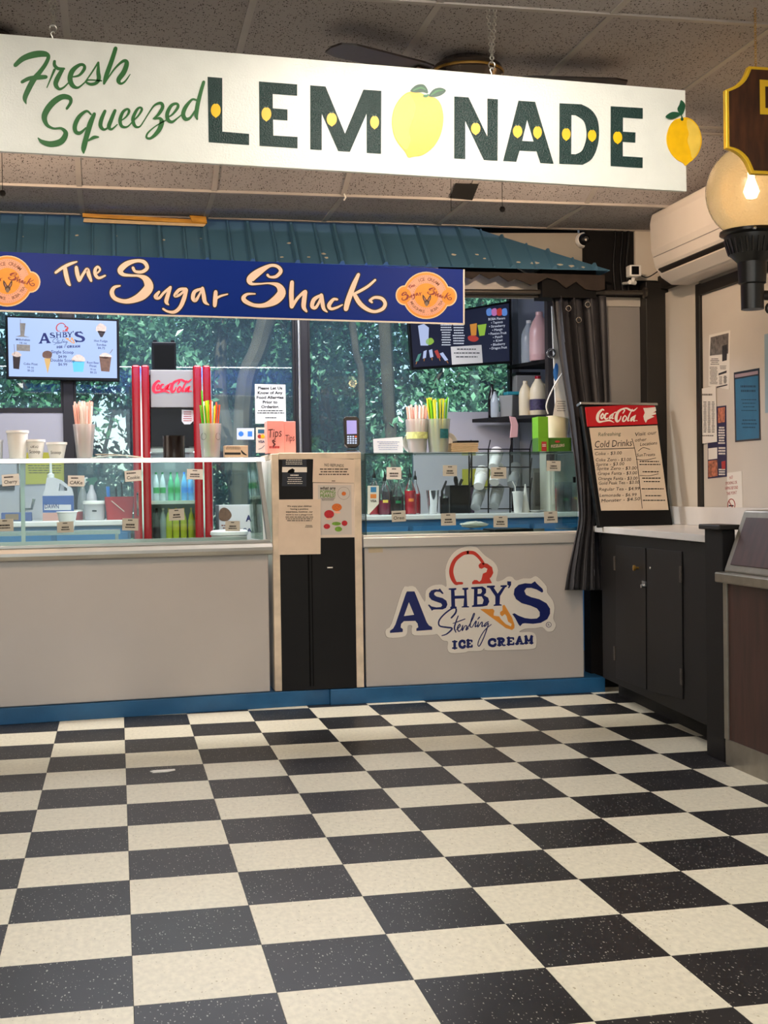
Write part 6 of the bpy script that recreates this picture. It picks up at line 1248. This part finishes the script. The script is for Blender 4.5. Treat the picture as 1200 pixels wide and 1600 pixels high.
for i_, px in enumerate((873, 886)):
    c = ctr(px, .06); t = thing('cup_stack', ['clear tall cup stack at the left before the cream dispenser', 'clear tall cup stack nearest the curtain'][i_], 'cup stack', c, 'clear cups before the dispenser')
    for i in range(4): MB().lathe([(.022, i*.03), (.032, .11+i*.03), (.034, .112+i*.03)], c, 18).build('cup', 'clear_plastic', t)
# tubs and napkin just inside the right case
c = base(780, FY+.35, .802); t = thing('ice_cream_tub', 'black tub lid tray inside the right freezer case', 'tub', c)
MB().box(2.0, 2.22, FY+.25, FY+.5, .802, .872).build('tub', 'black_plastic', t, bevel=.006); MB().box(1.80, 1.97, FY+.25, FY+.5, .802, .866).build('tub', M('tub_dark', '3a3836', .4), t, bevel=.006)
c = Vector((1.90, FY+.33, .868)); m = MB(); R = random.Random(4); v = []; n, q = 14, 10
for i in range(n):
    for j in range(q): a = 2*math.pi*j/q; rr = .085*math.sin(math.pi*(i+.5)/n)*R.uniform(.75, 1.1); v.append(c+Vector((rr*math.cos(a), rr*.5*math.sin(a), .012+.03*(1-math.cos(math.pi*(i+.5)/n))*.6*R.uniform(.8, 1.1))))
m.add(v, [(i*q+j, i*q+(j+1) % q, (i+1)*q+(j+1) % q, (i+1)*q+j) for i in range(n-1) for j in range(q)]); o = m.build('crumpled_napkin', 'paper', None, c); tag(o, 'crumpled pale napkin lying on the dark tub in the right case', 'napkin')
# sweets box and cream bag on the logo case
YF = FY+.14; kq = PY(YF); c = base(866, YF, ZR); t = thing('candy_box', 'green display box of candy on the right end of the logo case', 'box', c)
M('box_green', '6fae1e', .45, 0, .06, 12); M('box_dark_green', '3f6f1a', .5)
xa, xb, xm_ = kq(841, 700).x, kq(893, 700).x, kq(857, 700).x; z683 = kq(866, 684).z; z650 = kq(848, 651).z
MB().box(xa, xb, YF, YF+.1, ZR, z683).build('tray', 'box_dark_green', t, bevel=.002); MB().box(xa, xm_, YF-.001, YF+.1, z683, z650).box(xa, xm_, YF-.003, YF-.0, ZR, z683).build('side_panel', 'box_green', t, bevel=.002)
Print(PY(YF-.003), .001).text('FIZZLERS', 861, 699.5, 882, 4.2, 697.5, bold=.02).build('print', 'pic_cream', t); Print(PY(YF-.003), .001).rect(846, 690, 854, 705).ell(871, 690, 4, 1.8).build('print', 'print_red', t); Print(PY(YF-.003), .0016).bars(847, 694, 853, 699, 2, .5, seed=98).build('print', 'paper', t)
c = base(872, YF+.17, ZR); t = thing('paper_bag', 'cream paper bucket with receipt behind the candy box', 'bag', c); kq = PY(YF+.17); z_ = kq(872, 622).z; z2 = kq(872, 650).z
MB().lathe([(.045, 0), (.062, z2-ZR), (.06, z2-ZR), (.043, .004), (0, .004)], c, 20).build('bucket', M('cream_card', 'e8dcb8', .6), t)
MB().prism([kq(858, 650, .065), kq(863, 622, .065), kq(880, 628, .065), kq(882, 655, .065)], (0, .002, 0)).build('receipt', 'paper', t); Print(kq, .067).bars(863, 628, 878, 646, 5, .3, seed=99).build('print', 'print_grey', t)
MB().tube(smooth([tuple(kq(x, y, .07)) for x, y in ((850, 648), (847, 636), (852, 620), (862, 600), (872, 585))], 4), .004, 6).build('cord', 'white_plastic', t)
# whiteboard behind the curtain
kq = PY(3.74); t = thing('wall_whiteboard', 'narrow whiteboard with blue scribble behind the curtain', 'whiteboard', kq(885, 640)); MB().prism([kq(862, 478), kq(925, 478), kq(925, 640), kq(868, 640)], (0, .012, 0)).build('board', 'white_plastic', t, bevel=.002); Print(kq, .001).fill(smooth([(864,582),(868,568),(872,572),(871,590),(867,595)], 3, True)).build('scribble', 'label_blue', t)
MB().torus(kq(861, 552, .004), (0, 1, 0), .022, .006, 18, 6).build('ring', 'steel', t)
# corner shelves
YS_ = 5.50
x0, x1 = on_y(806, 600, YS_).x, 3.11
t = thing('corner_shelf', 'dark corner shelf unit with two boards at the right of the window', 'shelf', (x0, YS_, 1.5))
zu = on_y(830, 567, YS_).z; zl = on_y(800, 652, YS_).z; xl = on_y(753, 655, YS_-.05).x
MB().prism([(x0, WY-.05, zu), (x1, WY-.05, zu), (x1, 5.05, zu), (x0+.14, 5.2, zu)], (0, 0, -.025)).build('shelf_board', 'brown_black', t, bevel=.002)
MB().prism([(xl, WY-.05, zl), (x1, WY-.05, zl), (x1, 5.0, zl), (xl+.2, 5.3, zl)], (0, 0, -.025)).build('shelf_board', 'brown_black', t, bevel=.002)
xp = on_y(854, 600, 5.15).x; MB().box(xp, xp+.06, 5.12, 5.18, CZ+.3, 2.6).build('upright', M('upright_brown', '2f2624', .5, 0, .15, 8), t, bevel=.003)
def jug(px, top, bot, w_, Y, z, mat, label, cap, lab=None):
    c = base(px, Y, z); k = sc(Y); H_ = (bot-top)*k; r = w_*k/2
    t = thing('syrup_jug', label, 'jug', c, 'jugs on the corner shelves')
    MB().lathe([(r*.95, 0), (r, .006), (r, H_*.56), (r*.94, H_*.66), (r*.72, H_*.78), (r*.42, H_*.88), (r*.32, H_*.93)], c, 18, sy=.9).build('jug', mat, t)
    MB().lathe([(r*.36, 0), (r*.36, H_*.07), (0, H_*.07)], c+Vector((0, 0, H_*.92)), 12).build('cap', cap, t)
    MB().torus(c+Vector((r*.45, -r*.35, H_*.72)), (0, 1, 0), r*.32, r*.09, 14, 6, 1.0).build('handle', mat, t)
    if lab: MB().lathe([(r*1.01, 0), (r*1.01, H_*.28)], c+Vector((0, 0, H_*.12)), 18, sy=.9).build('label', lab, t)
M('jug_pink', 'e6b8b4', .3, alpha=.9); M('jug_clear', 'cfd6da', .2, alpha=.6); M('jug_cream', 'e0cfae', .4); M('label_fruit', '3b3150', .5, 0, .5, 60); M('jug_liquid', 'dcb3ae', .4)
jug(829, 492, 560, 26, YS_+.05, zu, 'jug_clear', 'clear plastic jug at the back of the upper corner shelf', 'white_plastic')
jug(845, 488, 565, 32, YS_-.14, zu, 'jug_pink', 'pink filled plastic jug on the upper corner shelf', 'jug_pink', 'jug_liquid')
jug(822, 590, 645, 21, YS_-.16, zl, 'jug_cream', 'slim cream jug on the lower corner shelf', 'jug_cream', None)
jug(842, 581, 643, 27, YS_-.22, zl, 'jug_cream', 'wide cream jug with dark fruit label on the lower corner shelf', 'red_gloss', 'label_fruit')
c = base(822, YS_+.12, zl); t = thing('storage_bin', 'grey storage bin with dark lid at the back of the lower shelf', 'bin', c); MB().box(c.x-.08, c.x+.09, c.y-.05, c.y+.05, zl, zl+.30).build('bin', M('bin_grey', '8a8884', .5), t, bevel=.005); MB().box(c.x-.085, c.x+.095, c.y-.055, c.y+.055, zl+.30, zl+.32).build('lid', 'black_plastic', t, bevel=.003)
c = base(797, YS_, zl); t = thing('food_tub', 'grey food tub with teal lid on the lower corner shelf', 'tub', c); MB().lathe([(.055, 0), (.058, .004), (.07, .15)], c, 4, sx=1.15).build('tub', M('tub_smoke', '8f8f8c', .3), t, bevel=.006); MB().box(c.x-.03, c.x+.08, c.y-.05, c.y+.05, c.z+.152, c.z+.175).build('lid', M('lid_teal', '2f8f9c', .4), t, bevel=.005)
for px, dy, mt, lab, hh in ((774, -.0, 'drink_clear', 'clear ridged bottle at the left end of the lower corner shelf', .19), (770, .12, 'syrup_black', 'dark sauce bottle behind the ridged bottle', .24)):
    c = base(px, YS_+dy, zl); bottle(c, .03, hh, mt, 'black_plastic', lab, group='bottles on the corner shelf')
c = base(803, 5.13, zl-.03); kq = PY(5.12); t = thing('pink_cloth', 'pink cloth hanging from the lower corner shelf', 'cloth', kq(803, 685)); MB().prism([kq(796, 650), kq(806, 652), kq(810, 664), kq(809, 683), kq(797, 684), kq(799, 664)], (0, .012, 0)).build('cloth', M('cloth_pink', 'dba9a6', .8), t, bevel=.003)

# ================================================================== trees outside
M('bark', '4c4034', .9, 0, .3, 9, bump=.5, bscale=25)
def leafmat(name, c1, c2):
    m = bpy.data.materials.new(name); m.use_nodes = True; nt = m.node_tree; b = nt.nodes['Principled BSDF']; L = nt.links
    g = nt.nodes.new('ShaderNodeNewGeometry'); r = nt.nodes.new('ShaderNodeValToRGB'); r.color_ramp.elements[0].color = srgb(c1); r.color_ramp.elements[1].color = srgb(c2)
    L.new(g.outputs['Random Per Island'], r.inputs[0]); L.new(r.outputs[0], b.inputs['Base Color']); b.inputs['Roughness'].default_value = .28; b.inputs['Specular IOR Level'].default_value = .7
    t = nt.nodes.new('ShaderNodeBsdfTranslucent'); L.new(r.outputs[0], t.inputs[0]); mx = nt.nodes.new('ShaderNodeMixShader'); mx.inputs[0].default_value = .3
    L.new(b.outputs[0], mx.inputs[1]); L.new(t.outputs[0], mx.inputs[2]); L.new(mx.outputs[0], nt.nodes['Material Output'].inputs[0]); return m
LEAF = [leafmat('leaf_a', '1a3d2c', '68a472'), leafmat('leaf_b', '1d4534', '8cbc92'), leafmat('leaf_c', '14302a', '4a826a')]
def foliage(centers, n, size):
    cs = np.array(centers); k = rng.integers(0, len(cs), n); c = cs[k]
    d = rng.normal(size=(n, 3)); d /= np.linalg.norm(d, axis=1)[:, None]; rad = rng.random((n, 1))**.45
    p = c[:, :3]+d*rad*c[:, 3:4]
    a = rng.normal(size=(n, 3)); a[:, 2] -= .35; a /= np.linalg.norm(a, axis=1)[:, None]
    b = np.cross(a, rng.normal(size=(n, 3))); b /= np.linalg.norm(b, axis=1)[:, None]; nn = np.cross(a, b)
    L = size*(.6+.8*rng.random((n, 1))); W_ = L*.24
    v = np.stack([p, p+a*L*.5+b*W_+nn*W_*.25, p+a*L, p+a*L*.5-b*W_+nn*W_*.25], 1).reshape(-1, 3)
    i = np.arange(n)*4; f = np.concatenate([np.stack([i, i+1, i+2], 1), np.stack([i, i+2, i+3], 1)])
    return v, f
def tree(x, y, trunk, crown, n, size, mat, label, name='leafy_tree'):
    t = thing(name, label, 'tree', (x, y, -.25), 'trees outside the window')
    tr = [Vector(q) for q in trunk]; MB().tube(smooth([tuple(q) for q in tr], 5), [.09-.055*i/(5*(len(tr)-1)) for i in range(5*(len(tr)-1)+1)], 9).build('trunk', 'bark', t)
    for q in crown[::2]: MB().tube([tr[-1], Vector(q[:3])], [.03, .008], 6).build('branch', 'bark', t)
    v, f = foliage(crown, n, size); me = bpy.data.meshes.new('foliage'); me.from_pydata((v-np.array((x, y, -.25))).tolist(), [], f.tolist()); me.materials.append(mat)
    o = bpy.data.objects.new('foliage', me); COL.objects.link(o); o.parent = t; o['kind'] = 'stuff'
def blob(cx, cy, z0, z1, r, n, sd):
    R = random.Random(sd); return [(cx+R.uniform(-r, r), cy+R.uniform(-r*.6, r*.6), R.uniform(z0, z1), r*R.uniform(.35, .6)) for _ in range(n)]
TR = [(-1.4, 8.2, .1, 4.2, 1.1, 16, 0, 'dense leafy tree outside the left window'), (.2, 9.6, .0, 4.6, 1.2, 18, 2, 'darker tree standing behind the red fridge outside'), (.9, 7.8, 1.2, 3.6, .8, 12, 1, 'bright leaved bush outside beside the diagonal trunk'), (2.0, 9.2, .0, 4.8, 1.2, 18, 2, 'dark tree outside the middle of the right window'), (3.4, 8.4, .1, 4.4, 1.1, 16, 1, 'light leaved tree outside near the right menu screen'), (-2.9, 9.5, .0, 4.5, 1.2, 12, 2, 'tree outside at the far left of the window'), (4.9, 9.8, .0, 4.6, 1.3, 14, 0, 'tree outside beyond the right window edge'), (.2, 12.2, .0, 5.6, 2.4, 30, 2, 'large tree in the left background behind the others'), (4.2, 12.4, .0, 5.6, 2.4, 30, 0, 'large tree in the right background behind the others')]
for k, (x, y, z0, z1, r, n, mi, lab) in enumerate(TR):
    tree(x, y, [(x, y, -.25), (x+.08, y, 1.0), (x-.05, y, 2.0), (x+.05, y+.05, 3.0)], blob(x, y, z0, z1, r, n, k), 26000 if k >= 7 else 13000, .13 if k >= 7 else .075, LEAF[mi], lab)
for (xa, ya), (xb, yb), Y, rr, lab in (((432, 440), (380, 640), 7.3, .075, 'thick bare trunk leaning to the left outside the window'), ((547, 480), (566, 625), 7.4, .03, 'thin grey trunk outside the right window'), ((604, 560), (612, 720), 8.4, .06, 'pale straight trunk outside among the dark leaves')):
    q = [on_y(xa+(xb-xa)*s_, ya+(yb-ya)*s_, Y) for s_ in (-.5, 0, .5, 1)]; q.append(Vector((q[-1].x-.05, Y, -.25))); c = q[-1]
    t = thing('bare_trunk', lab, 'trunk', c); MB().tube(smooth([tuple(v) for v in q], 4), rr, 9).build('trunk', 'bark', t)

a = on_z(252, 1206, .004); q = [on_z(x, y, .0006) for x, y in ((234, 1206), (240, 1204.5), (273, 1202.5), (274, 1204), (262, 1206.5), (240, 1208))]
m = MB(); m.prism(q, (0, 0, .003)); tag(m.build('straw_wrapper', 'paper', None), 'white paper straw wrapper lying on a black floor tile', 'litter')

sl = Plane((0, 2.42, 2.70), (0, -.212, -.55)); MB().prism([sl(x, y, .001) for x, y in ((712, 286), (748, 287), (738, 312), (703, 308))], sl.n*.002).build('gap_shade_patch', 'plenum', ceil)  # black sheet on the slope paints the darkness of a displaced tile
